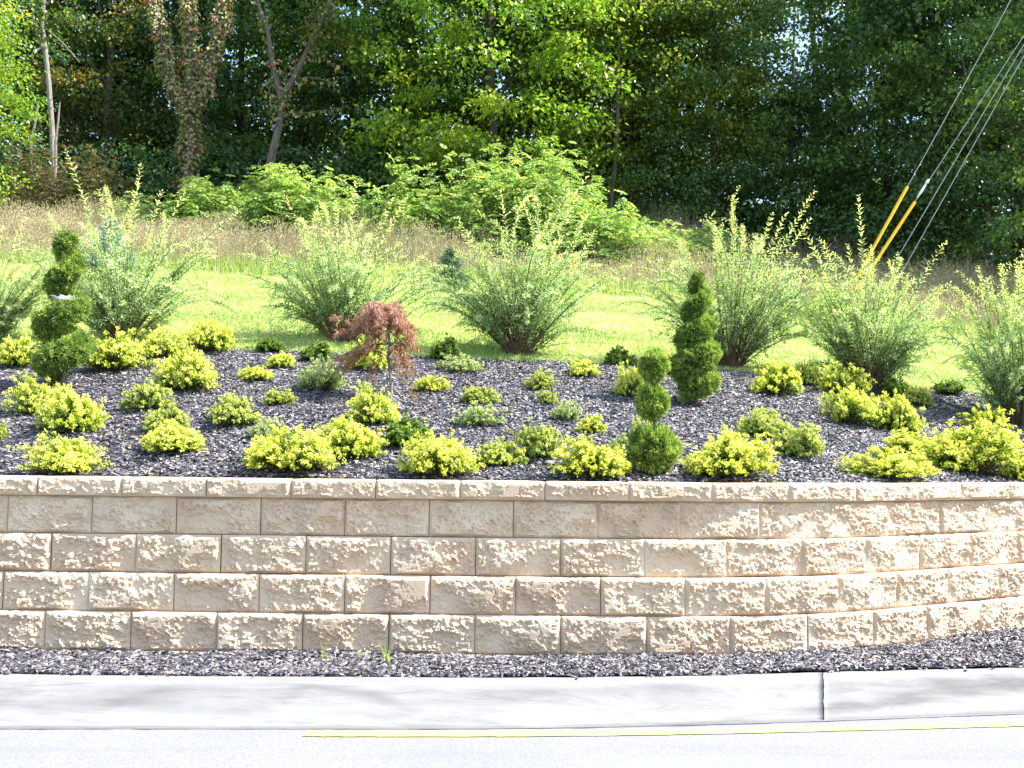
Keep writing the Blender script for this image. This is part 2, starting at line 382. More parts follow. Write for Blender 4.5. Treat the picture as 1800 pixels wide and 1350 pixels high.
# ------------------------------------------------------------------ kerb, road, mulch strip
kb_px = [(-900, 1180), (-300, 1181), (0, 1183), (400, 1187), (900, 1190), (1200, 1187), (1450, 1180), (1800, 1172), (2100, 1163), (2700, 1148)]
kback = np.array([on_plane(a, b, 0.0) for a, b in kb_px])
kf_px = [(-900, 1284), (-300, 1282), (0, 1281), (400, 1282), (900, 1282), (1200, 1276), (1450, 1268), (1800, 1255), (2100, 1243), (2700, 1222)]
kfront = np.array([on_plane(a, b, -.15) for a, b in kf_px])
def kb(x): return np.interp(x, kback[:, 0], kback[:, 1])
def kf(x): return np.interp(x, kfront[:, 0], kfront[:, 1])
def smooth_arr(x, f):
    return np.mean([f(x + d) for d in np.linspace(-.35, .35, 9)], axis=0)
def kerb_seg(x0, x1):
    n = max(3, int((x1 - x0) / .03)); xs = np.linspace(x0, x1, n)
    b = smooth_arr(xs, kb); f = smooth_arr(xs, kf)
    w = b - f
    prof = [(0, -.25), (0, -.010), (.03, -.001), (.14, 0), (.36, .000), (.41, -.004), (.46, -.018), (.52, -.045), (.62, -.082), (.74, -.113), (.86, -.135), (1.0, -.147), (1.0, -.25)]
    pu = np.array([q[0] for q in prof[1:-1]]); pz = np.array([q[1] for q in prof[1:-1]])
    uu = np.concatenate([[0], np.linspace(0, 1, 41), [1.0]]); zz = np.concatenate([[-.25], np.interp(uu[1:-1], pu, pz), [-.25]])
    V = []; st = []
    for u, z in zip(uu, zz):
        crack = np.zeros(n); crack[[0, -1]] = .006 * vnoise(np.array([u * 26.0]), np.array([u * 3.0]), 2)[0]
        V.append(np.stack([xs * (b - u * w) / b + crack, b - u * w, np.full(n, z) + .0035 * fbm(xs * 6, xs * 0 + u * 9, 4, 2) * (z > -.2)], -1))
        px_ = xs / b * FPX + 900; t = .10 * (u > .40) + 0 * xs
        wob = .05 * fbm(xs * 2.2, xs * 0 + 3, 3, 1)
        for (pa, ua, pb, ub, wd_, am) in ((1180, .96, 1490, .72, .07, .45), (1430, .80, 1960, .40, .10, 1.0), (1600, .50, 1900, .42, .05, .6), (180, .62, 330, .48, .07, .5), (230, .80, 270, .55, .05, .35),
                                          (480, .62, 560, .44, .05, .6), (560, .44, 660, .50, .05, .6), (660, .50, 740, .66, .05, .5), (380, .70, 900, .78, .06, .25), (-50, .66, 250, .58, .06, .3), (880, .52, 1320, .44, .05, .3)):
            c = np.interp(px_, [pa, pb], [ua, ub]) + wob; f = np.clip((px_ - pa + 40) / 90, 0, 1) * np.clip((pb + 40 - px_) / 90, 0, 1)
            t = t + am * f * np.exp(-((u - c) / wd_) ** 2) * (.75 + .9 * fbm(xs * 5, xs * 0 + u * 22, 3, 4))
        t = t + .5 * (u > .95)
        st.append(np.clip(t, 0, 1))
    V = np.stack(V, 1); st = np.stack(st, 1).ravel(); k = len(uu)
    i = np.arange(n - 1)[:, None] * k; j = np.arange(k - 1)[None]
    Q = np.stack([i + j, i + j + 1, i + k + j + 1, i + k + j], -1).reshape(-1, 4)
    e0 = np.arange(k)[None]; e1 = ((n - 1) * k + np.arange(k))[::-1][None]
    return mesh_from('kerb_segment', V.reshape(-1, 3), [Q, e0, e1], M['concrete'], True, st)
kroot = link('kerb', None, kind='structure')
xj = on_plane(1448, 1181, 0.0)[0]
for a, b in ((-6.5, xj - 3.05 - .004), (xj - 3.05 + .004, xj - .0022), (xj + .0022, xj + 3.0), (xj + 3.008, 6.8)):
    if a == -6.5: b = -3.02 - .004
    if abs(a - (xj - 3.046)) < .01: a = -3.02 + .004
    link('kerb_segment', kerb_seg(a, b), kroot)
xr = np.concatenate([np.linspace(-60, -7, 40), np.linspace(-6.9, 6.9, 900), np.linspace(7, 60, 40)]); nr = len(xr)
fr = smooth_arr(xr, kf); V = []
for q, yy in enumerate([fr + .02, fr - .15, fr - .6, fr - 2, fr - 10.0]):
    V.append(np.stack([xr, yy, np.full(nr, -.15) + .0], -1))
V = np.stack(V, 1); i = np.arange(nr - 1)[:, None] * 5; j = np.arange(4)[None]
link('road', mesh_from('road', V.reshape(-1, 3), np.stack([i + j, i + j + 1, i + 6 + j, i + 5 + j], -1).reshape(-1, 4), M['road']), kind='structure')
sw = .004 + .010 * np.clip(fbm(xr * 9, xr * 0, 4, 2) + .3, 0, 1)
A = np.stack([xr, fr + .001, np.full(nr, -.1485)], -1); B = np.stack([xr, fr - sw, np.full(nr, -.1485)], -1); i = np.arange(nr - 1)
link('gutter_seam', mesh_from('gutter_seam', np.concatenate([A, B]), np.stack([i, i + nr, i + nr + 1, i + 1], -1), M['soil']), kind='structure')
x0 = on_plane(537, 1287, -.146)[0]; xp = np.linspace(x0, 6.8, 260)
jit = .006 * fbm(xp * 22, xp * 0, 4, 1)
l1_px = [(500, 1283), (900, 1284), (1200, 1281), (1450, 1275), (1800, 1266), (2400, 1248)]
l2_px = [(500, 1294), (900, 1294.5), (1200, 1291), (1450, 1285), (1800, 1276), (2400, 1260)]
la = np.array([on_plane(a, b, -.146) for a, b in l1_px]); lb = np.array([on_plane(a, b, -.146) for a, b in l2_px])
A = np.stack([xp, smooth_arr(xp, lambda q: np.interp(q, la[:, 0], la[:, 1])) + jit, np.full(260, -.146)], -1)
B = np.stack([xp, smooth_arr(xp, lambda q: np.interp(q, lb[:, 0], lb[:, 1])) - jit, np.full(260, -.146)], -1)
i = np.arange(259); link('road_marking', mesh_from('road_marking', np.concatenate([A, B]), np.stack([i, i + 260, i + 261, i + 1], -1), M['paint']), kind='structure')
# strip of mulch between the kerb and the wall
xst = np.linspace(-6.5, 6.8, 300); bs = smooth_arr(xst, kb)
def strip_z(x, v): return -.012 + .006 * (1 - v) + .022 * fbm(np.asarray(x) * 3, np.asarray(v) * 2, 3, 5) + .02 * np.clip(np.asarray(x) - 2.3, 0, 1.2) * np.asarray(v)
VV = []
for v in np.linspace(0, 1, 8): VV.append(np.stack([xst, bs + .002 + (wallY(xst) + .04 - bs) * v, strip_z(xst, v)], -1))
V = np.stack(VV, 1); i = np.arange(299)[:, None] * 8; j = np.arange(7)[None]
link('mulch_strip', mesh_from('mulch_strip', V.reshape(-1, 3), np.stack([i + j, i + 8 + j, i + 9 + j, i + j + 1], -1).reshape(-1, 4), M['soil'], True), kind='structure')

# mulch chips
def chips(rng, P, Nn, L, W, lift=.004):
    n = len(P)
    a = rng.random(n) * 2 * PI; D = np.stack([np.cos(a), np.sin(a), rng.normal(0, .28, n)], -1)
    D = unit(D); U = unit(Nn + rng.normal(0, .38, (n, 3))); B = unit(np.cross(D, U)); U = np.cross(B, D)
    Ls = L * np.clip(rng.lognormal(-.08, .45, n), .3, 2.6)[:, None]; Ws = W * np.clip(rng.lognormal(-.1, .4, n), .35, 2.4)[:, None]; th = Ws * .45
    C = P + Nn * (lift * rng.uniform(.2, 2.2, n)[:, None])
    # twisted wedge of four corners
    V = np.stack([C - D * Ls * .5 + B * Ws * .5 * rng.uniform(.2, 1, n)[:, None], C + D * Ls * .5 + B * Ws * .45, C + D * Ls * .5 * rng.uniform(.6, 1, n)[:, None] - B * Ws * .5,
                  C - D * Ls * .45 - B * Ws * .4, C + U * th + D * Ls * rng.uniform(-.25, .25, n)[:, None]], 1).reshape(-1, 3)
    i = np.arange(n)[:, None] * 5
    T = np.stack([i + [0, 4, 3], i + [1, 4, 0], i + [2, 4, 1], i + [3, 4, 2]], 1).reshape(-1, 3)[:, ::-1]
    return V, T
rng = np.random.default_rng(5)
n = 175000
x = rng.uniform(-6.0, 7.6, n * 3); y = rng.uniform(5.5, 11.6, n * 3)
ok = (y > wallY(x) + .26) & (y < edgeB(x) + .03 + rng.normal(0, .04, n * 3)) & (x > -y * .66) & (x < y * .74)
x, y = x[ok][:n], y[ok][:n]
P = np.stack([x, y, H(x, y)], -1)
Nn = unit(np.array([0, -.28, 1.0]))[None] * np.ones((len(P), 1))
V, T = chips(rng, P, Nn, .030, .0115, .006)
link('mulch_chips', mesh_from('mulch_chips', V, T, M['chip']), label='black bark mulch chips covering the sloping planting bed', cat='mulch', kind='stuff')
n = 36000; x = rng.uniform(-4.2, 5.6, n); v = rng.random(n); v[:260] = -rng.exponential(.03, 260).clip(0, .16); b = smooth_arr(x, kb)
y = b + .004 + (wallY(x) - .02 - b) * v
P = np.stack([x, y, np.where(v < 0, .001, strip_z(x, v) + rng.uniform(-.002, .008, n))], -1)
V, T = chips(rng, P, np.array([[0, 0, 1.0]]) * np.ones((n, 1)), .032, .012, .006)
link('mulch_strip_chips', mesh_from('mulch_strip_chips', V, T, M['chip']), label='black bark mulch chips in the strip between kerb and wall', cat='mulch', kind='stuff')

n = 420; x = rng.uniform(-4.2, 5.2, n); y = rng.uniform(5.7, 10, n); ok = (y > wallY(x) + .3) & (y < edgeB(x)); x, y = x[ok], y[ok]
mb = MB(); n = len(x); mb.leaves(np.stack([x, y, H(x, y) + .016], -1), rng.normal(0, 1, (n, 3)) * [1, 1, .15], np.array([[0, -.3, 1.0]]) + rng.normal(0, .3, (n, 3)), rng.uniform(.015, .04, n), rng.uniform(.008, .02, n), rng.random(n), .3)
link('leaf_litter', mb.build('leaf_litter', M['litter']), label='scattered fallen dry leaves lying on the bed mulch', cat='leaf litter', kind='stuff')
# ------------------------------------------------------------------ retaining wall
def block_mesh(name, L, Hh, depth, seed, amp=.014, nx=84, nz=38, taper=.04):
    rng = np.random.default_rng(seed)
    u = np.linspace(0, 1, nx + 1); v = np.linspace(0, 1, nz + 1); Uu, Vv = np.meshgrid(u, v, indexing='ij')
    X = (Uu - .5) * L; Z = Vv * Hh
    # split face: the lowest of a few tilted planes, torn by noise
    sx = rng.uniform(0, 50); d = np.full_like(X, 9.0)
    for _ in range(4):
        a = rng.uniform(-.10, .10); b = rng.uniform(-.22, .22); c0 = rng.uniform(.9, 1.5) * amp
        d = np.minimum(d, c0 + a * (X - rng.uniform(-.4, .4) * L) + b * (Z - rng.uniform(.2, .8) * Hh))
    rid = .5 - np.abs(fbm(X * 17 + sx, Z * 22 - X * 6, 3, 2))
    d = .004 + .75 * np.maximum(d, 0) + .030 * fbm(X * 8 + sx, Z * 11 + sx, 2, 1) + .012 * rid + .017 * fbm(X * 48 + sx, Z * 60, 3, 3, .7)
    e = np.minimum(np.minimum(Uu, 1 - Uu) * L, np.minimum(Vv, 1 - Vv) * Hh)
    fall = np.clip((e - .003) / .016, 0, 1); fall = fall * fall * (3 - 2 * fall)
    d = np.where(d < .003, .003 + (d - .003) * .25, d); d = np.minimum(d, amp * 1.9) * fall
    bev = np.clip(1 - e / .004, 0, 1); d = d - .004 * bev
    V = np.stack([X, -d, Z], -1).reshape(-1, 3)
    m = nz + 1; i = np.arange(nx)[:, None] * m; j = np.arange(nz)[None]
    Q = np.stack([i + j, i + m + j, i + m + j + 1, i + j + 1], -1).reshape(-1, 4)
    # sides: perimeter to back
    per = list(range(0, (nx) * m, m)) + [nx * m + k for k in range(nz)] + [k * m + nz for k in range(nx, 0, -1)] + [k for k in range(nz, 0, -1)]
    n0 = len(V); k = len(per); bx = []
    for p in per:
        X0, Y0, Z0 = V[p]; bx.append((X0 * (1 - 2 * taper / L), depth, Z0))
    V = np.vstack([V, np.array(bx)])
    S_ = np.array([[per[q], n0 + q, n0 + (q + 1) % k, per[(q + 1) % k]] for q in range(k)])
    return mesh_from(name, V, [Q, S_, np.array([list(range(n0 + k - 1, n0 - 1, -1))])], M['block'])
full = [block_mesh('block', BL - .003, .2005, .28, 40 + q) for q in range(16)]
caps = [block_mesh('capstone', BL - .003, .100, .27, 80 + q, .011, 84, 22) for q in range(10)]
wall = link('retaining_wall', None, loc=(0, YW, 0), label='low tan split-face concrete block retaining wall with capstones, curving away at its right', cat='wall')
rng = np.random.default_rng(11)
def course(name, meshes, z, off, sj, pool_seed, s0=-5.2, s1=8.0):
    r = np.random.default_rng(pool_seed); last = -1
    k0 = math.floor((s0 - sj) / BL)
    # walk outward from the joint nearest the middle so that chords meet at their front corners
    def chord(p, ang): return p + np.array([math.cos(ang), math.sin(ang)]) * BL
    p = np.array([sj, YW]) + 0.0
    def put(a, b_, ang, s):
        nonlocal last
        mid = (a + b_) / 2; nrm = np.array([-math.sin(ang), math.cos(ang)])
        q = mid + nrm * off
        while True:
            w_ = int(r.integers(len(meshes)))
            if w_ != last: break
        last = w_
        o = link(name, meshes[w_], wall, loc=(q[0] + r.normal(0, .0008), q[1] - YW + r.normal(0, .0012), z + r.normal(0, .0005)))
        o.rotation_euler = (0, 0, ang + r.normal(0, .003))
    s = sj; a = np.array([sj, YW])
    while s < s1:
        ang = theta(s + BL / 2); b_ = chord(a, ang); put(a, b_, ang, s); a = b_; s += BL
    s = sj; a = np.array([sj, YW])
    while s > s0:
        b_ = a - np.array([BL, 0]); put(b_, a, 0, s); a = b_; s -= BL
PXM = 326.5
course('block', full, -.203, -.022, (905 - 900) / PXM, 3)
course('block', full, .000, .000, (840 - 900) / PXM, 4)
course('block', full, .203, .022, (910 - 900) / PXM, 5)
course('block', full, .406, .044, (839 - 900) / PXM, 6)
course('block', full, .609, .066, (905 - 900) / PXM, 7)
course('capstone', caps, .812, .030, (811 - 900) / PXM, 8)

# ------------------------------------------------------------------ golden spirea and other low shrubs
def bush_mesh(seed, mat, R=.5, Hh=.5, shoots=130, nl=20, leaf=.045, sprig=.12, tmin=.1, tmax=.75, name='foliage'):
    """unit bush: radius about .5, height about .5, base at z=0; returns foliage and stem meshes"""
    rng = np.random.default_rng(seed); mb = MB(); st = MB()
    lob = rng.uniform(0, 2 * PI, 3); la = rng.uniform(.05, .2, 3); zo = rng.uniform(.0, .35); za = rng.random() * 6.28
    for q in range(shoots):
        az = rng.random() * 2 * PI; el = math.acos(rng.uniform(.03, 1.0))
        k = 1 + sum(la[i] * math.cos((i + 2) * az + lob[i]) for i in range(3)) + rng.normal(0, .08)
        if rng.random() < sprig: k *= rng.uniform(1.08, 1.30)
        tip = np.array([math.sin(el) * math.cos(az) * R * k, math.sin(el) * math.sin(az) * R * k, (math.cos(el) ** .8) * Hh * k * (.92 + zo * math.cos(az - za) * math.sin(el)) + .04])
        b0 = np.array([tip[0] * .12, tip[1] * .12, 0.0]); ctrl_ = np.array([tip[0] * .55, tip[1] * .55, tip[2] * .75 + .03])
        t = np.linspace(0, 1, 6)[:, None]; Pp = (1 - t) ** 2 * b0 + 2 * t * (1 - t) * ctrl_ + t * t * tip
        if q % 2 == 0: st.tube(Pp, np.linspace(.006, .002, 6), 3, cap=False)
        u = np.clip(rng.beta(2.6, 1.1, nl), .1, 1.0)[:, None]
        P = (1 - u) ** 2 * b0 + 2 * u * (1 - u) * ctrl_ + u * u * tip + rng.normal(0, .016, (nl, 3))
        tn = unit(2 * (1 - u) * (ctrl_ - b0) + 2 * u * (tip - ctrl_))
        D = unit(tn * .6 + rdir(rng, nl) * .8); Nv = unit(tn * .7 + np.array([0, 0, .5]) + rng.normal(0, .35, (nl, 3)))
        tint = tmin + (tmax - tmin) * (u[:, 0] ** 2.2) * rng.uniform(.75, 1.15) - .18 * (el > 1.25)  # yellow tips are leaf colour; darker inside and low also paints shade
        # rosette of young leaves at the tip
        P2 = tip + rng.normal(0, .012, (7, 3)); D2 = unit(rdir(rng, 7) + tn[:1] * .5); N2 = unit(tn[:1] + rng.normal(0, .4, (7, 3)))
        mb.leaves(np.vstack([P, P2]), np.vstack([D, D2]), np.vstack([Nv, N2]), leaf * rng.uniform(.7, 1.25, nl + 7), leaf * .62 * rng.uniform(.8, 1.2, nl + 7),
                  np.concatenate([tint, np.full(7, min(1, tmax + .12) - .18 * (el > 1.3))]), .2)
    return mb.build('foliage', mat), st.build('stems', M['twig'])
K = {}
K['y'] = [bush_mesh(100 + i, M['spirea'], shoots=[170, 230, 290, 200, 250][i % 5], nl=[32, 28, 24, 30, 27][i % 5], leaf=[.052, .044, .040, .048, .055][i % 5], sprig=[.1, .2, .06, .3, .15][i % 5], tmin=.05, tmax=.85) for i in range(11)]
K['Y'] = [bush_mesh(170 + i, M['spirea'], shoots=[420, 360, 460, 400][i], nl=26, leaf=[.036, .040, .034, .038][i], sprig=.14, tmin=.05, tmax=.85) for i in range(4)]
K['g'] = [bush_mesh(120 + i, M['spirea2'], shoots=210, nl=28, leaf=.048, tmin=.1, tmax=.8) for i in range(4)]
K['d'] = [bush_mesh(140 + i, M['spirea3'], shoots=160, nl=22, leaf=.085, tmin=.1, tmax=.7, sprig=.05) for i in range(2)]
K['p'] = [bush_mesh(150 + i, M['pale'], shoots=130, nl=18, leaf=.065, tmin=.2, tmax=.85, sprig=.25) for i in range(3)]
BUSHES = [
 (25, 650, 84, 52, 'y', 'golden spirea cut by the left photo edge, left of the left spiral topiary'),
 (200, 656, 112, 66, 'y', 'large golden spirea touching the right side of the left spiral topiary'),
 (284, 633, 88, 46, 'y', 'golden spirea at the foot of the leftmost full willow, between two other golden ones'),
 (368, 623, 86, 56, 'y', 'loose golden spirea at the bed rim right of the leftmost full willow'),
 (320, 692, 116, 70, 'y', 'large golden spirea in front of the leftmost full willow, standing alone on open mulch'),
 (473, 622, 52, 26, 'd', 'small dark green mound on the lawn edge between the left willows'),
 (555, 639, 58, 32, 'd', 'dark green mound directly left of the second willow base'),
 (492, 649, 60, 28, 'y', 'small golden spirea just below the dark mound on the lawn edge'),
 (448, 672, 60, 27, 'y', 'small flat golden spirea alone on mulch left of the loose greyish shrub'),
 (560, 691, 96, 54, 'p', 'loose greyish green shrub left of the red maple'),
 (487, 715, 66, 27, 'g', 'low flat lime spirea in front of the loose greyish shrub'),
 (255, 726, 88, 50, 'g', 'rounded lime spirea in front of the large lone golden one'),
 (58, 734, 96, 64, 'y', 'golden spirea left of the spiral topiary foot, overlapped by a bigger golden one'),
 (115, 767, 122, 76, 'y', 'big golden spirea in front of the left spiral topiary'),
 (-8, 780, 34, 36, 'g', 'sliver of a green shrub cut by the left photo edge above the wall'),
 (290, 764, 84, 46, 'g', 'lime spirea touching the back of a wider straggly one'),
 (298, 802, 120, 52, 'y', 'wide straggly yellow spirea with a bare pale patch at its foot'),
 (408, 753, 94, 54, 'g', 'rounded lime spirea left of the small pale bush and above the widest front clump'),
 (465, 777, 66, 38, 'p', 'small pale bush just behind the wide golden front clump'),
 (108, 836, 122, 62, 'y', 'leftmost golden spirea standing right on the wall capstones'),
 (504, 837, 170, 72, 'y', 'very wide golden spirea on the wall edge below the small pale bush'),
 (607, 811, 132, 66, 'y', 'golden spirea behind the right end of the widest left wall-edge clump'),
 (650, 656, 78, 52, 'y', 'golden spirea seen through the red maple branches'),
 (655, 751, 96, 64, 'y', 'golden spirea covering the foot of the red maple trunk'),
 (712, 789, 88, 48, 'd', 'darker green shrub right of the golden clumps below the maple'),
 (758, 692, 64, 28, 'y', 'small golden spirea right of the red maple trunk'),
 (783, 635, 56, 38, 'd', 'bright dark-centred green mound left of the middle willow base'),
 (812, 658, 72, 31, 'p', 'pale green shrub in front of the mound beside the middle willow'),
 (843, 714, 66, 33, 'g', 'small lime spirea in the open middle of the bed'),
 (838, 753, 84, 37, 'p', 'pale straggly shrub in the open middle, below the small lime spirea'),
 (770, 842, 132, 74, 'y', 'tall golden spirea on the wall edge below the darker green shrub'),
 (880, 823, 90, 46, 'g', 'lime green shrub between the two golden wall-edge clumps at mid wall'),
 (950, 808, 86, 60, 'g', 'lime upright spirea behind the wide golden clump at mid wall'),
 (1043, 844, 148, 66, 'y', 'wide golden spirea on the wall edge left of the three-tier topiary'),
 (948, 689, 56, 34, 'g', 'small lime spirea in the middle with a tinier one at its foot'),
 (962, 714, 38, 28, 'g', 'tiny lime shrub touching the front of a slightly larger one'),
 (994, 742, 58, 33, 'p', 'small pale green shrub right of the bed middle'),
 (1038, 765, 48, 31, 'y', 'tiny golden shrub left of the three-tier topiary, alone on mulch'),
 (1024, 665, 62, 33, 'y', 'small golden spirea on mulch just right of the middle willow base'),
 (1088, 645, 48, 34, 'd', 'round dark green mound at the lawn edge behind the three-tier topiary'),
 (1108, 701, 60, 58, 'y', 'upright golden spirea peeking out left of the three-tier topiary top'),
 (1090, 794, 42, 26, 'p', 'tiny pale sprig left of the three-tier topiary bottom ball'),
 (1124, 787, 48, 50, 'g', 'lime shrub tucked behind the left side of the topiary bottom ball'),
 (1184, 664, 42, 44, 'g', 'lime shrub squeezed between the two right-hand topiaries'),
 (1370, 699, 100, 58, 'y', 'golden spirea on mulch between the right spiral topiary and the tall right willow'),
 (1418, 681, 48, 42, 'g', 'green shrub partly behind the golden one near the fourth willow'),
 (1485, 698, 92, 50, 'y', 'golden spirea at the foot of the tall right willow, left side'),
 (1500, 751, 104, 64, 'y', 'large golden spirea in front of the tall right willow'),
 (1583, 763, 88, 62, 'y', 'golden spirea joined to the right side of the large one below the tall willow'),
 (1340, 776, 98, 50, 'g', 'rounded lime spirea behind the widest golden clump right of the topiaries'),
 (1405, 809, 94, 56, 'g', 'straggly lime spirea trailing right, beside the widest right wall-edge clump'),
 (1285, 845, 172, 78, 'y', 'widest golden spirea on the wall edge, right of the three-tier topiary'),
 (1570, 846, 142, 50, 'y', 'low wide golden spirea on the wall where the wall curves'),
 (1598, 809, 92, 46, 'y', 'lime-gold spirea behind the low wide one at the wall curve'),
 (1715, 838, 170, 86, 'y', 'biggest golden spirea at the right end of the bed'),
 (1742, 769, 84, 46, 'y', 'golden spirea behind the biggest one at the right end'),
 (1576, 702, 56, 34, 'd', 'green mound under the right side of the tall right willow'),
 (1616, 717, 52, 33, 'g', 'lime mound right of the green one under the tall willow'),
 (1802, 850, 72, 56, 'y', 'golden spirea cut by the right photo edge on the wall'),
 (1668, 696, 56, 24, 'd', 'flat green clump on the lawn edge between the two right willows'),
]
NAMES = {'y': 'spirea_shrub', 'g': 'spirea_shrub', 'd': 'green_shrub', 'p': 'pale_shrub'}
rng = np.random.default_rng(77)
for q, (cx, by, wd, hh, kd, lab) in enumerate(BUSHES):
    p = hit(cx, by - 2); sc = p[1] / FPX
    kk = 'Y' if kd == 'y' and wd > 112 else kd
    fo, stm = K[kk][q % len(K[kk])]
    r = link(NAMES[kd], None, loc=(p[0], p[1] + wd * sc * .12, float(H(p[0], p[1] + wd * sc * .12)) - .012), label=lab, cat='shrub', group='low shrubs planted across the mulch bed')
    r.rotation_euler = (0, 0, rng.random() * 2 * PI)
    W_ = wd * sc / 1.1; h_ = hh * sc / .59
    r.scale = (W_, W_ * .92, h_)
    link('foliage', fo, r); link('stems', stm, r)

# ------------------------------------------------------------------ tall dappled willows at the back of the bed
def willow(px, py, pxw, pyh, seed, label, tips=(), shoots=92):
    rng = np.random.default_rng(seed); base = hit(px, py - 2); sc = base[1] / FPX
    Rw = pxw * .5 * sc; Hw = pyh * sc; st = MB(); mb = MB()
    def shoot(b0, tip, bend, rad, dens, lf, depth):
        k = 12; t = np.linspace(0, 1, k)[:, None]
        c = (b0 + tip) / 2 + bend; Pp = (1 - t) ** 2 * b0 + 2 * t * (1 - t) * c + t * t * tip
        ln = np.linalg.norm(np.diff(Pp, axis=0), axis=1).sum()
        st.tube(Pp, np.linspace(rad, rad * .35, k), 4 if depth == 0 else 3, cap=False)
        n = int(ln * dens); u0 = .22 if depth == 0 else .05
        u = np.linspace(u0, 1, n)[:, None] + rng.normal(0, .004, (n, 1)); u = np.clip(u, 0, 1)
        P = (1 - u) ** 2 * b0 + 2 * u * (1 - u) * c + u * u * tip; tn = unit(2 * (1 - u) * (c - b0) + 2 * u * (tip - c))
        sd = unit(np.cross(tn, np.array([0.1, .2, 1.0]))); up = np.cross(sd, tn)
        ph = (np.arange(n) % 2 * PI / 2 + rng.normal(0, .35, n))[:, None]
        s1 = sd * np.cos(ph) + up * np.sin(ph)
        for sg in (1, -1):
            D = unit(tn * .70 + sg * s1 * .8 + np.array([0, 0, -.12]) + rng.normal(0, .12, (n, 3)))
            Nv = unit(tn * .8 - D * .2 + rng.normal(0, .25, (n, 3)) + np.array([0, 0, .4]))
            L = lf * rng.uniform(.7, 1.15, n) * (1 - .45 * u[:, 0] ** 6)
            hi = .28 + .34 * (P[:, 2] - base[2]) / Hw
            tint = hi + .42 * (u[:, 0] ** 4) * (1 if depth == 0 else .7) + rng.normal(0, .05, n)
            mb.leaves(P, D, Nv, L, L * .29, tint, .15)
        return Pp
    specs = []
    asym = rng.uniform(.05, .25); az0 = rng.random() * 2 * PI
    for q in range(int(shoots * .95)):
        az = rng.random() * 2 * PI; spread = rng.random() ** .6; r_ = spread * Rw * 1.32
        top = Hw * (1 - .50 * spread ** 2.6) * rng.uniform(.5, 1.03) * (1 + asym * math.cos(az - az0))
        specs.append((az, r_, top))
    for q in range(44):     # short inner shoots fill the skirt
        az = rng.random() * 2 * PI; specs.append((az, Rw * rng.uniform(.3, 1.0), Hw * rng.uniform(.12, .45)))
    for az, r_, top in specs:
        b0 = base + np.array([math.cos(az) * .10 * rng.random(), math.sin(az) * .08 * rng.random(), -.02])
        tip = base + np.array([math.cos(az) * r_, math.sin(az) * r_ * .75, top])
        ar = min(1.0, r_ / Rw) ** 2 * rng.uniform(.3, 1.2)
        bend = np.array([math.cos(az) * r_ * .06, math.sin(az) * r_ * .05, top * .16 + r_ * (.10 + .34 * ar)]) + rng.normal(0, .13, 3) * top
        Pp = shoot(b0, tip, bend, .0055, 36, .056, 0)
        for _ in range(int(5 + top * 4)):
            k = rng.integers(3, 11); p0 = Pp[k]; ln = rng.uniform(.10, .32) * (1.2 - k / 14)
            d = unit(unit(Pp[k] - Pp[k - 1]) * .7 + rdir(rng, 1)[0] * 1.1 + np.array([0, 0, .05])); tp = p0 + d * ln
            shoot(p0, tp, np.array([0, 0, .02]), .002, 44, .042, 1)
    for (tx, ty, tw) in tips:      # long wands standing clear of the crown
        Y = base[1] + rng.uniform(-.2, .2); d = ray(tx, ty); tip = CAM + d * Y
        b0 = base + np.array([(tip[0] - base[0]) * .05, 0, 0])
        bend = np.array([(base[0] - tip[0]) * .10, 0, tip[2] * .03 + .05])
        Pp = shoot(b0, tip, bend, .005, 25, .072, 0)
    r = link('willow_shrub', None, loc=base, label=label, cat='shrub', group='tall dappled willows along the back of the bed')
    a = mb.build('foliage', M['willow']); b = st.build('stems', M['twig'])
    Mx = Matrix.Translation(-Vector(base)); a.transform(Mx); b.transform(Mx)
    link('foliage', a, r); link('stems', b, r)
willow(-30, 606, 230, 205, 301, 'willow cut by the left photo edge, behind the left spiral topiary', [(45, 385, 0), (5, 400, 0)], 60)
willow(215, 604, 330, 240, 302, 'leftmost full willow with wands rising beside the left spiral topiary', [(116, 265, 0), (247, 290, 0), (175, 335, 0), (285, 335, 0), (325, 340, 0), (418, 372, 0), (190, 330, 0)], 78)
willow(602, 604, 300, 240, 303, 'willow directly behind the red laceleaf maple', [(500, 345, 0), (590, 355, 0), (716, 345, 0), (625, 320, 0), (462, 425, 0), (690, 350, 0)], 84)
willow(912, 626, 330, 270, 304, 'middle willow with dark stems fanning from one clear base', [(1030, 312, 0), (880, 335, 0), (805, 385, 0), (1095, 490, 0), (1075, 605, 0), (985, 370, 0)], 100)
willow(1285, 648, 330, 250, 305, 'willow behind the right spiral topiary with wands arching right', [(1432, 337, 0), (1358, 375, 0), (1308, 400, 0), (1255, 390, 0), (1382, 376, 0), (1128, 505, 0), (1130, 580, 0), (1425, 385, 0)], 84)
willow(1530, 686, 300, 250, 306, 'willow in front of the yellow guy guards with one wand straight up', [(1509, 345, 0), (1440, 420, 0), (1663, 425, 0), (1580, 455, 0), (1490, 430, 0), (1670, 497, 0), (1410, 400, 0), (1448, 425, 0)], 88)
willow(1790, 750, 290, 285, 307, 'willow cut by the right photo edge, standing above the biggest golden spirea', [(1760, 473, 0), (1798, 440, 0), (1690, 515, 0), (1738, 490, 0), (1640, 560, 0), (1700, 520, 0)], 88)

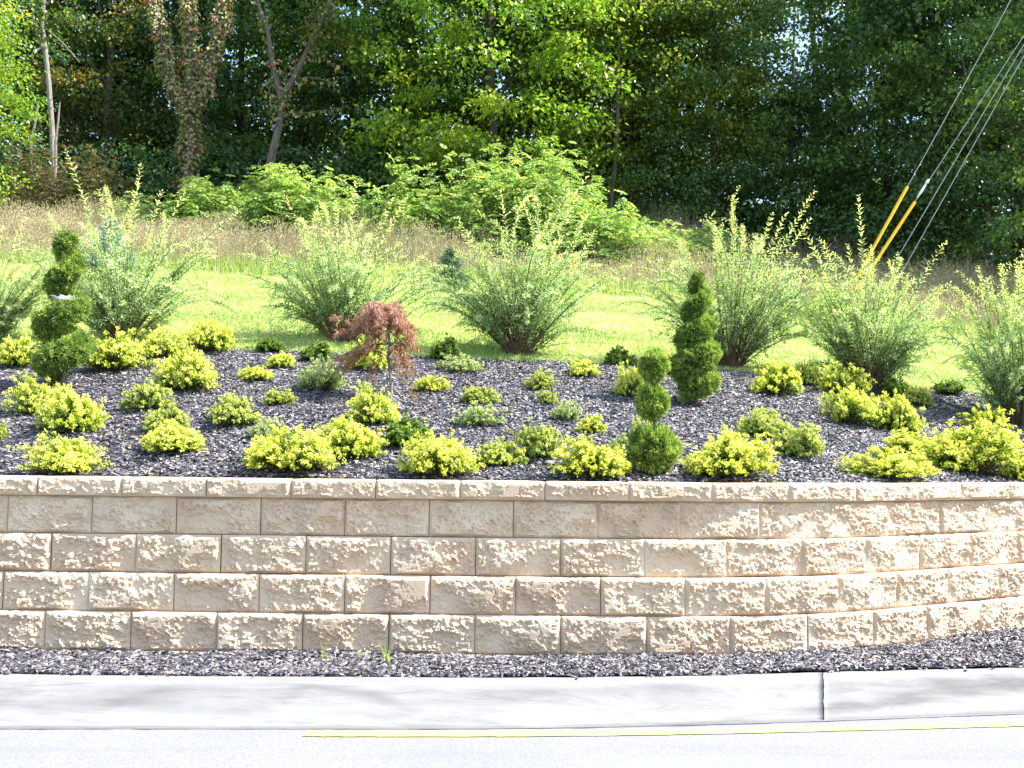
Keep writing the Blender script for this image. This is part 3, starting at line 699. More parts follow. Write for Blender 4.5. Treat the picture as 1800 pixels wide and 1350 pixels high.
# ------------------------------------------------------------------ topiaries
def tufts(mb, rng, P, Nn, L=.022, k=4, W=.0045, t0=.62, tv=.22):
    n = len(P)
    for _ in range(k):
        D = unit(Nn + rng.normal(0, .55, (n, 3)) + np.array([0, 0, .15])); Nv = rdir(rng, n)
        mb.leaves(P + rng.normal(0, .004, (n, 3)), D, Nv, L * rng.uniform(.6, 1.3, n), W * rng.uniform(.8, 1.4, n), t0 + rng.normal(0, tv, n), .1)
def blob(mb, rng, c, r, n, dark=None, **kw):
    d = rdir(rng, n); r = np.asarray(r)
    az = np.arctan2(d[:, 1], d[:, 0]); f = 1 / (.035 + 0 * az); m_ = float(np.mean(r))
    cl = fbm(az * m_ / .030 + c[0] * 37, d[:, 2] * m_ / .026 + c[2] * 53, 2, 2)      # sprays about 3 cm across
    lump = 1 + .10 * np.sin(d[:, 0] * 5 + c[2] * 31 + 1.3) * np.cos(d[:, 1] * 6 + c[0] * 23) + .07 * np.sin(d[:, 0] * 9 + c[0] * 40) * np.sin(d[:, 2] * 8 + c[2] * 50) + .30 * cl * (.06 / (m_ + .02)) ** .3
    rad = np.where(rng.random(n) < .75, rng.uniform(.90, 1.02, n), rng.uniform(.55, .9, n)) * lump
    P = c + d * r * rad[:, None]; kw = dict(kw); t0 = kw.pop('t0', .60)
    tufts(mb, rng, P, unit(d / r), t0=t0 + .55 * cl, tv=.13, L=kw.pop('L', .02) * 1.1, W=.0055)  # spray noise also darkens the tint, painting shade into the gaps
def core(mb, c, r, seed=0):      # solid dark-green filler inside a clipped form, dark tint stands for inner shade
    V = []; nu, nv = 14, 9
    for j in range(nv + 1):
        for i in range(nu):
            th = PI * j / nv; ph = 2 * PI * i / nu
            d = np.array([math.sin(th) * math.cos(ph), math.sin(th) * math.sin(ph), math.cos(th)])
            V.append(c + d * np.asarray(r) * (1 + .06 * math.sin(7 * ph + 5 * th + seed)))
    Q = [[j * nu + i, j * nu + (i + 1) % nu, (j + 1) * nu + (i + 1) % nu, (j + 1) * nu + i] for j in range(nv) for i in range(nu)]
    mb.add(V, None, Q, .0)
def spiral(px, py, pyh, label, turns, Rf, Tf, phase, seed, lean=0.0, squash=1.0):
    rng = np.random.default_rng(seed); base = hit(px, py - 2); sc = base[1] / FPX; Hs = pyh * sc
    mb = MB(); tk = MB()
    k = int(turns * 22)
    for q in range(k + 1):
        u = q / k; z = Hs * (.10 + .86 * u); a = phase + u * turns * 2 * PI
        R = Rf(u) * sc; T_ = Tf(u) * sc
        c = base + np.array([math.cos(a) * R + lean * u * sc, math.sin(a) * R, z])
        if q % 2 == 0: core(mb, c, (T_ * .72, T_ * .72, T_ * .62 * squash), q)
        blob(mb, rng, c, (T_, T_, T_ * .85 * squash), int(max(90, 260 * (T_ / .09) ** 2)), L=.020)
    u = np.linspace(0, 1, 14)
    P = base + np.stack([lean * u * sc + .012 * np.sin(u * 15), .01 * np.cos(u * 12), Hs * .93 * u - .02], -1)
    tk.tube(P, np.linspace(.016, .005, 14), 8)
    r = link('spiral_topiary', None, loc=base, label=label, cat='topiary', group='clipped topiaries standing in the bed')
    a = mb.build('foliage', M['spruce']); b = tk.build('trunk', M['bark']); Mx = Matrix.Translation(-Vector(base)); a.transform(Mx); b.transform(Mx)
    link('foliage', a, r); link('trunk', b, r); return base, sc, r
sb, ssc, sroot = spiral(106, 688, 280, 'left spiral-clipped dwarf spruce with a scrap of white cobweb across it', 3.3,
       lambda u: np.interp(u, [0, .15, .45, .7, 1], [20, 26, 22, 13, 3]), lambda u: np.interp(u, [0, .12, .35, .55, .7, 1], [18, 28, 27, 20, 21, 18]), 2.4, 401, lean=3)
spiral(1222, 716, 240, 'right spiral-clipped dwarf spruce, dense and tapering to a point', 4.2,
       lambda u: np.interp(u, [0, .2, .5, .8, 1], [16, 17, 13, 8, 0]), lambda u: np.interp(u, [0, .15, .35, .6, .85, 1], [18, 29, 26, 20, 14, 9]), 3.6, 402, lean=6)
# cobweb on the left spiral
mbw = MB(); rng = np.random.default_rng(8)
c = CAM + ray(108, 522) * (sb[1] - .16); A0 = []
for q in range(26):
    a = rng.uniform(-.5, .5); e = c + np.array([rng.uniform(-.10, .13), rng.uniform(-.03, .05), a * .035 + rng.normal(0, .006)])
    mbw.tube([c + rng.normal(0, .012, 3), (c + e) / 2 + np.array([0, 0, -.004]), e], .0009, 3, cap=False)
for q in range(3):
    p = c + np.array([rng.uniform(-.05, .07), rng.uniform(-.01, .02), rng.normal(0, .006)]); d = rng.normal(0, 1, (1, 3)) * [1, .4, .2]
    mbw.leaves(p[None], d, rdir(rng, 1), .03, .008, .5)
wm = mbw.build('cobweb', M['web']); wm.transform(Matrix.Translation(-Vector(c)))
link('cobweb', wm, loc=c, label='scrap of white cobweb draped across the left spiral topiary', cat='cobweb')

rng = np.random.default_rng(403); base = hit(1150, 833); sc = base[1] / FPX
r = link('tiered_topiary', None, loc=base, label='three-tier pom-pom spruce topiary on a bare stem at the wall edge', cat='topiary', group='clipped topiaries standing in the bed')
for (cx, cy, rx, rz, nm) in ((1150, 789, 41, 39, 4200), (1147, 706, 26, 29, 2200), (1149, 643, 22, 26, 1700)):
    mb = MB(); c = np.array([(cx - 1150) * sc, 0, (832 - cy) * sc]); rr = (rx * sc, rx * sc, rz * sc)
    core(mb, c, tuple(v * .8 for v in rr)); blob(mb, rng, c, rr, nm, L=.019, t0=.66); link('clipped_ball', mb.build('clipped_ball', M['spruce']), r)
mb = MB(); mb.tube([(0, 0, -.02), (-.006, 0, .15), (.004, 0, .35), (-.004, 0, .6)], [.014, .012, .009, .006], 8); link('trunk', mb.build('trunk', M['bark']), r)

# ------------------------------------------------------------------ red laceleaf maple
rng = np.random.default_rng(500); base = hit(686, 706); sc = base[1] / FPX
def mp(px, py, dy=0.0): return np.array([(px - 686) * sc, dy, (706 - py) * sc])
tk = MB(); br = MB(); mb = MB()
trunk = np.array([mp(686, 710), mp(687, 680), mp(685, 655), mp(680, 628), mp(683, 605), mp(680, 580), mp(676, 558), mp(668, 540)])
tk.tube(trunk, [.013, .012, .012, .011, .010, .009, .007, .004], 8)
def frond(P, n, dens=1.0):
    u = rng.random(n) ** .8; idx = u * (len(P) - 1); i0 = np.clip(idx.astype(int), 0, len(P) - 2); f = (idx - i0)[:, None]
    Q = P[i0] * (1 - f) + P[i0 + 1] * f + rng.normal(0, .012, (n, 3))
    for _ in range(5):
        D = unit(unit(P[i0 + 1] - P[i0]) * .5 + rng.normal(0, .55, (n, 3)) + np.array([0, 0, -.65])); 
        mb.leaves(Q, D, rdir(rng, n), .045 * rng.uniform(.6, 1.2, n), .0065, .35 + .45 * np.clip((Q[:, 2]) / (185 * sc), 0, 1) + rng.normal(0, .12, n), .1)
ends = []
for q in range(54):
    az = rng.random() * 2 * PI; rr = rng.uniform(.35, 1.0) * 66 * sc; zt = (706 - 540) * sc
    x_, y_ = math.cos(az) * rr * 1.0, math.sin(az) * rr * .9
    s0 = trunk[rng.integers(5, 8)]
    zr = zt + rng.uniform(-.06, .07); ze = zr - rng.uniform(.08, .26)
    ends.append((s0, np.array([s0[0] + x_ * .6, y_ * .6, zr + .03]), np.array([s0[0] + x_, y_, ze])))
for (ax, ay, bx, by, k) in ((640, 600, 600, 650, 9), (700, 600, 716, 655, 8), (620, 560, 592, 575, 3), (715, 570, 728, 600, 4), (660, 600, 640, 690, 2), (690, 630, 738, 700, 1)):
    for _ in range(k):
        j = rng.normal(0, 9, 4); dy = rng.normal(0, .08)
        ends.append((trunk[rng.integers(3, 6)], mp(ax + j[0], ay + j[1], dy), mp(bx + j[2], by + j[3] * 1.2, dy * 1.5)))
for s0, c, e in ends:
    t = np.linspace(0, 1, 9)[:, None]; P = (1 - t) ** 2 * s0 + 2 * t * (1 - t) * c + t * t * e
    br.tube(P, np.linspace(.004, .0012, 9), 4, cap=False); frond(P[2:], 24)
r = link('laceleaf_maple', None, loc=base, label='small weeping red laceleaf maple on a thin bare trunk', cat='tree')
link('trunk', tk.build('trunk', M['barkp']), r); link('branches', br.build('branches', M['twig']), r); link('foliage', mb.build('foliage', M['maple']), r)

# ------------------------------------------------------------------ young conifers
def conifer(px, py, pyh, label, mat, seed, spread=.42, name='young_spruce'):
    rng = np.random.default_rng(seed); base = hit(px, py); sc = base[1] / FPX; Hc = pyh * sc
    tk = MB(); mb = MB(); tk.tube([(0, 0, -.05), (0, 0, Hc * .5), (0, 0, Hc)], [.03, .018, .005], 7)
    for lv in range(12):
        u = lv / 12; z = Hc * (.10 + .86 * u); R = Hc * spread * (1 - u) * rng.uniform(.85, 1.15) + .03
        for b in range(7 if u < .7 else 5):
            az = rng.random() * 2 * PI; e = np.array([math.cos(az) * R, math.sin(az) * R, z + R * .18 - .02]); s0 = np.array([0, 0, z])
            t = np.linspace(0, 1, 4)[:, None]; P = s0 * (1 - t) + e * t; tk.tube(P, np.linspace(.007, .002, 4), 3, cap=False)
            n = int(38 * R / .3) + 9; v = rng.random(n)[:, None]; Q = s0 * (1 - v) + e * v + rng.normal(0, .02 + .025 * (1 - u), (n, 3))
            for _ in range(4):
                D = unit(unit(e - s0) * .6 + rng.normal(0, .6, (n, 3)) + np.array([0, 0, .25])); mb.leaves(Q, D, rdir(rng, n), .05, .009, .45 + .35 * v[:, 0] + rng.normal(0, .1, n), .1)
    r = link(name, None, loc=base, label=label, cat='tree'); link('trunk', tk.build('trunk', M['barkd']), r); link('foliage', mb.build('foliage', mat), r); return base
conifer(190, 492, 120, 'young blue spruce at the lawn edge behind the left willow', M['spruceb'], 601)
conifer(790, 512, 80, 'young dark green spruce at the lawn edge left of the middle willow', M['sprucei'], 602)
conifer(1385, 548, 66, 'young blue spruce in front of the pale stake, behind the right willows', M['spruceb'], 603)
conifer(1005, 345, 60, 'small dark cedar growing at the foot of the woods right of the thicket', M['sprucei'], 604, .3, 'cedar_tree') if False else None

# ------------------------------------------------------------------ stakes, stone, path light
def stake(px, py, pyh, rad, mat, label, top=None):
    b = hit(px, py); sc = b[1] / FPX; r = link('garden_stake', None, loc=b, label=label, cat='stake')
    mb = MB(); mb.tube([(0, 0, -.08), (.006, 0, pyh * sc * .5), (0, 0, pyh * sc)], [rad, rad, rad * .9], 6); link('post', mb.build('post', mat), r)
    if top: mb = MB(); mb.tube([(0, 0, pyh * sc + .001), (0, 0, pyh * sc + .05)], [rad * 1.5, rad * 1.3], 6); link('marker_cap', mb.build('marker_cap', top), r)
stake(1384, 530, 70, .02, M['stake'], 'pale wooden stake rising behind the small blue spruce on the right')
stake(1207, 468, 88, .012, M['rust'], 'thin rusty stake at the edge of the dark woods, above the right spiral topiary')
b = hit(476, 590); mb = MB()
r = link('path_light', None, loc=b, label='small pale path light on a thin stake in the lawn between the left willows', cat='garden light')
mb.tube([(0, 0, -.05), (0, 0, .09)], .004, 6); link('post', mb.build('post', M['wire']), r)
mb = MB(); mb.tube([(0, 0, .091), (0, 0, .11), (0, 0, .125)], [.016, .018, .008], 10); link('lamp_shade', mb.build('lamp_shade', M['glassy']), r)
def stone(px, py, w_, h_, seed, label):
    b = hit(px, py); sc = b[1] / FPX; rng = np.random.default_rng(seed)
    mb = MB(); nu, nv = 12, 8; V = []
    for j in range(nv + 1):
        for i in range(nu):
            th = PI * j / nv; ph = 2 * PI * i / nu; k = 1 + .15 * math.sin(3 * ph + seed) + .1 * math.cos(5 * ph + 2 * th)
            V.append((math.sin(th) * math.cos(ph) * w_ * .5 * sc * k, math.sin(th) * math.sin(ph) * w_ * .4 * sc * k, max(-.01, math.cos(th)) * h_ * sc * (1 if th < 1.2 else .8)))
    Q = [[j * nu + i, (j + 1) * nu + i, (j + 1) * nu + (i + 1) % nu, j * nu + (i + 1) % nu] for j in range(nv) for i in range(nu)]
    mb.add(V, None, Q); link('stone', mb.build('stone', M['stone']), loc=b, label=label, cat='stone')
stone(1672, 744, 24, 9, 3, 'flat grey stone on shaded mulch left of the right edge willow')
stone(966, 816, 22, 6, 9, 'pale flat stone on mulch behind the wide golden spirea at mid wall')

# ------------------------------------------------------------------ weeds at the foot of the wall
def weed(px, py, blades, seed, hmax, label):
    rng = np.random.default_rng(seed); b = on_plane(px, py, 0.0); b[2] = -.01
    mb = MB()
    for q in range(blades):
        az = rng.random() * 2 * PI; L = hmax * rng.uniform(.4, 1); le = rng.uniform(.1, .7) * L
        d = np.array([math.cos(az), math.sin(az) * .5, 0]); P0 = np.array([rng.normal(0, .02), rng.normal(0, .01), 0])
        pts = [P0 + d * le * t ** 2 + np.array([0, 0, L * (t - .25 * t ** 3)]) for t in np.linspace(0, 1, 6)]; w0 = rng.uniform(.0025, .005)
        sd = np.array([-d[1], d[0], 0]); sd = sd / np.linalg.norm(sd); sd = sd * .5 + np.array([.6, 0, 0])
        V = []
        for i, p in enumerate(pts): ww = w0 * (1 - i / 5.2); V += [p - sd * ww, p + sd * ww]
        mb.add(V, None, [[2 * i, 2 * i + 1, 2 * i + 3, 2 * i + 2] for i in range(5)], rng.random())
    link('grass_tuft', mb.build('grass_tuft', M['weed']), loc=b, label=label, cat='grass tuft', group='weeds at the foot of the wall')
weed(575, 1157, 9, 1, .17, 'tall grass weed against the bottom course, leftmost at the wall foot')
weed(640, 1158, 7, 2, .13, 'short sparse grass weed between two taller ones at the wall foot')
weed(680, 1167, 14, 3, .18, 'spreading grass weed in the mulch strip, rightmost at the wall foot')
weed(162, 1180, 5, 4, .06, 'tiny weed sprig in the mulch strip near the left photo edge')

# ------------------------------------------------------------------ lawn blades and meadow
rng = np.random.default_rng(21)
def blades(P, L, W, lean, tint, rng):
    n = len(P); a = rng.random(n) * 2 * PI; s = np.stack([np.cos(a), np.sin(a) * .5, 0 * a], -1) * W
    top = P + np.stack([rng.normal(0, lean, n), rng.normal(0, lean, n), np.ones(n)], -1) * np.broadcast_to(L, (n,))[:, None]
    V = np.stack([P - s, P + s, top], 1).reshape(-1, 3)
    return V, np.arange(3 * n).reshape(-1, 3), np.repeat(tint, 3)
n = 300000; y = 9.1 + (18.2 - 9.1) * rng.random(n) ** 1.15; x = rng.uniform(-.66, .78, n) * y
ok = (y > edgeB(x) - .04 + rng.normal(0, .02, n)) & (y < lawn_far(x) + .1); x, y = x[ok], y[ok]; n = len(x)
V, T, tt = blades(np.stack([x, y, H(x, y)], -1), rng.uniform(.02, .045, n), .006, .5, np.clip(.5 + .8 * fbm(x * .9, y * 1.3, 4, 2) + .25 * np.sin(y * 5.2 + x * .8)*.5 + rng.normal(0, .15, n), 0, 1), rng)
link('lawn_grass', mesh_from('lawn_grass', V, T, M['grass'], tint=tt), label='short sunlit lawn grass on the slope behind the bed', cat='grass', kind='stuff')
mb = MB(); n = 110000; y = 16.4 + 10.2 * rng.random(n) ** .9; x = rng.uniform(-.64, .7, n) * y
ok = (y > lawn_far(x) - .1); x, y = x[ok], y[ok]; n = len(x)
patch = np.clip(.6 + .9 * fbm(x * .5, y * .5, 3, 1), .25, 1.1); hgt = rng.uniform(.7, 1.35, n) * patch * np.interp(y, [16.5, 18], [.5, 1])
P = np.stack([x, y, H(x, y) - .02], -1)
V, T, tt = blades(P, hgt, .007, .14, np.clip(.45 + .2 * rng.normal(0, 1, n), 0, 1), rng); mb.add(V, T, None, tt)
top = V.reshape(-1, 3, 3)[:, 2]; k = rng.random(n) < .65
tp = np.repeat(top[k], 3, 0) + rng.normal(0, .035, (k.sum() * 3, 3)) - np.array([0, 0, .05]); m_ = len(tp)
mb.leaves(tp, unit(rng.normal(0, .5, (m_, 3)) + np.array([0, 0, .8])), rdir(rng, m_), .05, .014, np.clip(rng.normal(.5, .2, m_), 0, .9))
link('meadow_grass', mb.build('meadow_grass', M['dry']), label='tall dry brown meadow grass above the lawn', cat='meadow grass', kind='stuff')
# green fringe where lawn meets meadow
n = 30000; x = rng.uniform(-11.5, 12.5, n); y = lawn_far(x) + rng.normal(.1, .25, n)
V, T, tt = blades(np.stack([x, y, H(x, y)], -1), rng.uniform(.1, .32, n), .009, .3, rng.uniform(.1, .8, n), rng)
link('grass_fringe', mesh_from('grass_fringe', V, T, M['grass'], tint=tt), label='unmown green grass fringe where lawn meets meadow', cat='grass', kind='stuff')

# ------------------------------------------------------------------ thicket mounds (compound-leaved scrub)
def thicket(px, Y, wpx, hm, seed, label, mat='bramble', name='thicket_shrub', fr=1500, leaf=.11, depth=1.6):
    rng = np.random.default_rng(seed); b = at_depth(px, Y); sc = Y / FPX; R = wpx * .5 * sc
    mb = MB(); st = MB()
    lobes = [(0, 0, 1, 1)] + [(rng.uniform(-.7, .7), rng.uniform(-.5, .5), rng.uniform(.35, .6), rng.uniform(.6, 1.05)) for _ in range(7)]
    n = fr; lb = rng.integers(0, len(lobes), n); A = np.array(lobes)[lb]
    d = rdir(rng, n); d[:, 2] = np.abs(d[:, 2]) ; r_ = rng.uniform(.72, 1.0, n)
    lump = 1 + .16 * np.sin(d[:, 0] * 8 + lb * 3) * np.cos(d[:, 2] * 9 + lb * 2) + rng.normal(0, .07, n)
    C = np.stack([A[:, 0] * R + d[:, 0] * R * A[:, 2] * r_ * lump, A[:, 1] * depth + d[:, 1] * depth * A[:, 2] * r_ * lump, .1 + d[:, 2] * hm * A[:, 3] * r_ * lump * .95], -1)
    C[:, 2] += H(b[0] + C[:, 0], b[1] + C[:, 1]) - b[2]
    az = rng.random(n) * 2 * PI; ax = unit(np.stack([np.cos(az) + d[:, 0] * .8, np.sin(az) + d[:, 1] * .8, rng.normal(-.05, .3, n)], -1))
    sd = unit(np.cross(ax, np.array([0, 0, 1.0]) + rng.normal(0, .2, (n, 3)))); nv = np.cross(sd, ax); nv *= np.sign(nv[:, 2:3] + 1e-6)
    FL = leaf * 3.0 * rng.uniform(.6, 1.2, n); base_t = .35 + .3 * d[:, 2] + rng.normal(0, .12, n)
    for k in range(7):
        u = (k + .5) / 7
        for sg in (1, -1):
            P = C + ax * (FL * u)[:, None] - np.array([0, 0, 1.0]) * (FL * u * u * .35)[:, None]
            D = unit(sd * sg + ax * .45 + np.array([0, 0, -.15]) + rng.normal(0, .12, (n, 3)))
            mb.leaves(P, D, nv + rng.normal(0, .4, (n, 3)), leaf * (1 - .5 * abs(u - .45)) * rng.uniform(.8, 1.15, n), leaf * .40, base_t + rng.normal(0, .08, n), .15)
    for q in range(26):
        i = rng.integers(n); st.tube([(C[i, 0] * .3, C[i, 1] * .3, float(H(b[0] + C[i, 0] * .3, b[1] + C[i, 1] * .3)) - b[2] - .05), C[i] * np.array([.7, .7, .55]), C[i]], [.02, .014, .006], 5)
    r = link(name, None, loc=b, label=label, cat='shrub', group='thicket shrubs at the foot of the woods')
    link('foliage', mb.build('foliage', M[mat]), r); link('stems', st.build('stems', M['barkd']), r)
thicket(835, 20.5, 420, 2.55, 701, 'largest bright green thicket mound, in the middle at the foot of the woods', fr=3000, depth=1.6)
thicket(555, 20.8, 250, 1.95, 702, 'bright green thicket mound under the leaning forked tree', fr=1700)
thicket(395, 24.0, 280, 1.45, 703, 'thicket mound at the foot of the vine-covered tree', fr=1700)
thicket(1060, 19.6, 300, 1.5, 704, 'low sunlit thicket sloping down right of the largest mound', fr=1500)
thicket(1200, 21.5, 240, 1.1, 705, 'thin end of the thicket in front of the dark woods', fr=1000)
thicket(250, 24.5, 190, 1.0, 706, 'low thicket left of the vine-covered tree', fr=900)
thicket(90, 25.0, 260, 2.5, 707, 'brownish half-withered scrub under the thin pale trunks at left', 'brown', 'scrub_bush', fr=1800, leaf=.07, depth=1.2)
thicket(1010, 24.5, 110, 2.1, 708, 'tall dark green shrub behind the right end of the largest mound', 'tree_dark', 'dark_shrub', fr=800, leaf=.08, depth=.8)

# ------------------------------------------------------------------ woods
def leafcloud(mb, rng, C, rad, per, leaf, t0=.45, tv=.12, flat=.35, droop=.1):
    """clusters of leaves around centres C"""
    n = len(C) * per; Cc = np.repeat(C, per, 0); rr = np.repeat(np.broadcast_to(rad, (len(C),)), per)[:, None]
    o = rng.normal(0, .5, (n, 3)) * rr; o[:, 2] *= flat; o[:, 2] -= droop * (o[:, 0] ** 2 + o[:, 1] ** 2) / (rr[:, 0] + .01)
    tc = np.repeat(t0 + rng.normal(0, tv, len(C)), per)
    D = unit(o / rr * .6 + rng.normal(0, .6, (n, 3)) + np.array([0, 0, -.25])); Nv = unit(rng.normal(0, .45, (n, 3)) + np.array([0, -.15, .9]))
    L = leaf * rng.uniform(.6, 1.25, n); mb.leaves(Cc + o, D, Nv, L, L * .72, tc + rng.normal(0, .05, n), .18, .42)
def ell(rng, n, c, r, shell=.5):
    d = rdir(rng, n); return np.asarray(c) + d * np.asarray(r) * (rng.uniform(shell, 1, n) ** .6)[:, None]
def crown(seed, Hc, R, ncl, per, leaf, mat, low=.25, t0=.45):
    """unit tree crown reaching from low*Hc to Hc"""
    rng = np.random.default_rng(seed); mb = MB(); C = []
    for k in range(ncl):
        u = rng.random() ** .85; z = Hc * (low + (1 - low) * u); w_ = R * (math.sin(PI * min(1, (.16 + .84 * u))) ** .6 + .12) * rng.uniform(.55, 1.08)
        az = rng.random() * 2 * PI; C.append((math.cos(az) * w_, math.sin(az) * w_, z))
    C = np.array(C); leafcloud(mb, rng, C, rng.uniform(.45, .95, len(C)), per, leaf, t0); me = mb.build('crown', M[mat]); return me, C
def trunk_mesh(seed, Hc, r0, C, mat, limbs=22, lean=.3, wob=.15):
    rng = np.random.default_rng(seed); k = 12; u = np.linspace(0, 1, k)
    P = np.stack([lean * u + wob * np.cumsum(rng.normal(0, .5, k)) / 3, wob * np.cumsum(rng.normal(0, .5, k)) / 3, -.3 + (Hc * .92 + .3) * u], -1)
    tk = MB(); tk.tube(P, r0 * (1 - .82 * u) * (1 + .35 * np.exp(-u * 22)), 9); lb = MB()
    for i in rng.choice(len(C), min(limbs, len(C)), False):
        e = C[i]; s = max(.15, min(.9, (e[2] / Hc) - .10 - .1 * rng.random())); p0 = np.array([np.interp(s, u, P[:, q]) for q in range(3)])
        t = np.linspace(0, 1, 7)[:, None]; c = p0 * .45 + e * .55 + np.array([0, 0, -.1 * Hc * .3]); Q = (1 - t) ** 2 * p0 + 2 * t * (1 - t) * c + t * t * e
        lb.tube(Q, np.linspace(r0 * .28, r0 * .05, 7), 5, cap=False)
    return tk.build('trunk', mat), lb.build('limbs', mat)
ARCH = {}
def arch(key, *a, bark='barkd', r0=.16, **k):
    me, C = crown(*a, **k); tm, lm = trunk_mesh(a[0] + 1, a[1], r0, C, M[bark]); ARCH[key] = (me, tm, lm)
arch('dark', 801, 14, 3.1, 300, 130, .15, 'tree_dark', low=.06)
arch('dark2', 811, 13, 2.9, 260, 130, .14, 'tree_dark', low=.10)
arch('mid', 821, 14, 3.0, 280, 130, .145, 'tree_mid', low=.08)
arch('lit', 831, 13, 3.2, 300, 140, .145, 'tree_lit', low=.06)
arch('olive', 841, 13, 2.9, 290, 130, .13, 'tree_olive', low=.08)
arch('orange', 851, 13, 2.6, 190, 120, .13, 'tree_orange', low=.2, bark='bark')
def tree(px, Y, key, s, rot, label, name='broadleaf_tree', sz=1.0):
    b = at_depth(px, Y); r = link(name, None, loc=b, label=label, cat='tree', group='trees at the edge of the woods')
    r.rotation_euler = (0, 0, rot); r.scale = (s, s, s * sz)
    for nm, me in zip(('crown', 'trunk', 'limbs'), ARCH[key]): link(nm, me, r)
tree(-185, 21.5, 'lit', .62, .3, 'sunlit yellow-green maple poking in at the left photo edge', 'maple_tree')
tree(165, 30.5, 'orange', 1.0, 1.0, 'brown-trunked tree with turning orange leaves left of the vine-covered tree')
tree(20, 31, 'dark', 1.0, 2.0, 'dark green tree behind the thin pale trunk at far left')
tree(250, 33, 'dark2', 1.05, 3.3, 'dark green tree filling the gap between the orange-leaved and vine-covered trees')
tree(410, 32, 'dark', 1.0, 4.1, 'dark green tree between the vine-covered and leaning forked trees')
tree(600, 31, 'mid', .95, 5.0, 'mid green tree with a thin grey trunk right of the leaning forked tree')
tree(700, 29, 'mid', .98, .7, 'mid green tree left of the bright central maple')
tree(860, 26.5, 'lit', .98, 1.9, 'bright yellow-green maple in the middle of the woods', 'maple_tree')
tree(990, 30.5, 'olive', .95, 2.6, 'olive tree with sky showing through, right of the bright central maple')
tree(1110, 28.5, 'olive', .9, 4.4, 'olive green tree with a slender straight trunk above the thin thicket end')
tree(1215, 30, 'olive', 1.0, 5.2, 'dull olive tree above the right spiral topiary')
tree(1255, 28, 'dark', .72, .4, 'dark green tree above the fourth willow')
tree(1400, 28, 'dark2', .45, 1.6, 'dark tree with brown mid trunk, below the biggest sky gap', sz=.85)
tree(1572, 29, 'dark2', .72, 2.9, 'dark-trunked tree behind the yellow guy guards', sz=1.35)
tree(1660, 26.5, 'dark', .95, 3.9, 'dark green tree right of the guy wires')
tree(1800, 24.5, 'dark', .95, 5.5, 'dark green tree at the right photo edge')
tree(1900, 27, 'mid', 1.0, .9, 'mid green tree just beyond the right photo edge')
tree(1990, 20.5, 'dark', .80, 2.2, 'near dark green tree beyond the right photo edge, shading the right slope')
tree(1560, 33, 'mid', .7, 4.9, 'mid green tree between the sky gaps at right')

# thin pale trunk with twin forks, left
def bare(px, Y, pts, r0, mat, label, name, extra=(), cloud=None, vine=None):
    b = at_depth(px, Y)
    def W(p, dy=0): d = ray(p[0], p[1]); return CAM + d * (Y + dy) - b
    tk = MB(); lb = MB(); r = link(name, None, loc=b, label=label, cat='tree')
    P = np.array([[0, 0, -.3]] + [W(p) for p in pts]); P[0, 0] = P[1, 0]
    n = len(P); tk.tube(P, np.linspace(r0, r0 * .45, n) * np.concatenate([[1.25], np.ones(n - 1)]), 9); link('trunk', tk.build('trunk', mat), r)
    paths = [(P, r0)]
    for ps, rr, dy in extra:
        Q = np.array([W(p, dy * i / len(ps)) for i, p in enumerate(ps)]); lb.tube(Q, np.linspace(rr, rr * .4, len(Q)), 7); paths.append((Q, rr))
    if extra: link('limbs', lb.build('limbs', mat), r)
    rng = np.random.default_rng(int(px) + 5)
    if cloud:
        mb = MB()
        for (cx, cy, rx, ry, ncl, mt_) in cloud: pass
        C = np.concatenate([np.array([W((rng.normal(cx, rx), rng.normal(cy, ry)), rng.normal(0, .5)) for _ in range(ncl)]) for (cx, cy, rx, ry, ncl, mt_) in cloud])
        leafcloud(mb, rng, C, rng.uniform(.3, .6, len(C)), 60, .12, .5); link('crown', mb.build('crown', M[cloud[0][5]]), r)
    if vine:
        mb = MB()
        for Q, rr in paths:
            seg = np.linalg.norm(np.diff(Q, axis=0), axis=1); cum = np.concatenate([[0], np.cumsum(seg)]); k = int(cum[-1] * vine[0])
            s = rng.uniform(vine[1] * cum[-1] if rr == r0 else 0, cum[-1], k)
            c = np.stack([np.interp(s, cum, Q[:, i]) for i in range(3)], -1); rad = rr + .02 + .11 * rng.random(k) * (.6 + 1.2 * np.sin(s * 3) ** 4)
            a = rng.random(k) * 2 * PI; o = np.stack([np.cos(a) * rad, np.sin(a) * rad, rng.normal(0, .06, k)], -1)
            D = unit(o * .6 + np.array([0, 0, -.22]) + rng.normal(0, .09, (k, 3))); Nv = unit(o + np.array([0, 0, .15]) + rng.normal(0, .08, (k, 3)))
            mb.leaves(c + o, D, Nv, .13 * rng.uniform(.6, 1.2, k), .11 * rng.uniform(.6, 1.2, k), .55 + .3 * rng.normal(0, .6, k), .15)
        link('vine', mb.build('vine', M['vine']), r, label='reddening climbing vine leaves wrapped round trunk and limbs')
bare(92, 26, [(94, 300), (92, 235), (86, 150), (80, 90), (74, 40), (78, 0), (82, -90)], .085, M['barkp'], 'thin pale leaning trunk with a fine fork, far left', 'pale_tree',
     [([(83, 110), (60, 40), (52, -30)], .04, .3), ([(80, 50), (110, 75), (140, 110)], .025, .4)], [(70, 20, 40, 30, 16, 'tree_mid')])
bare(55, 25.8, [(55, 300), (54, 250), (62, 215), (67, 180)], .05, M['barkp'], 'short broken bare stem left of the thin pale trunk', 'dead_stem')
bare(100, 25.8, [(98, 290), (98, 250), (102, 215), (105, 180)], .045, M['barkp'], 'short broken bare stem right of the thin pale trunk', 'dead_stem')
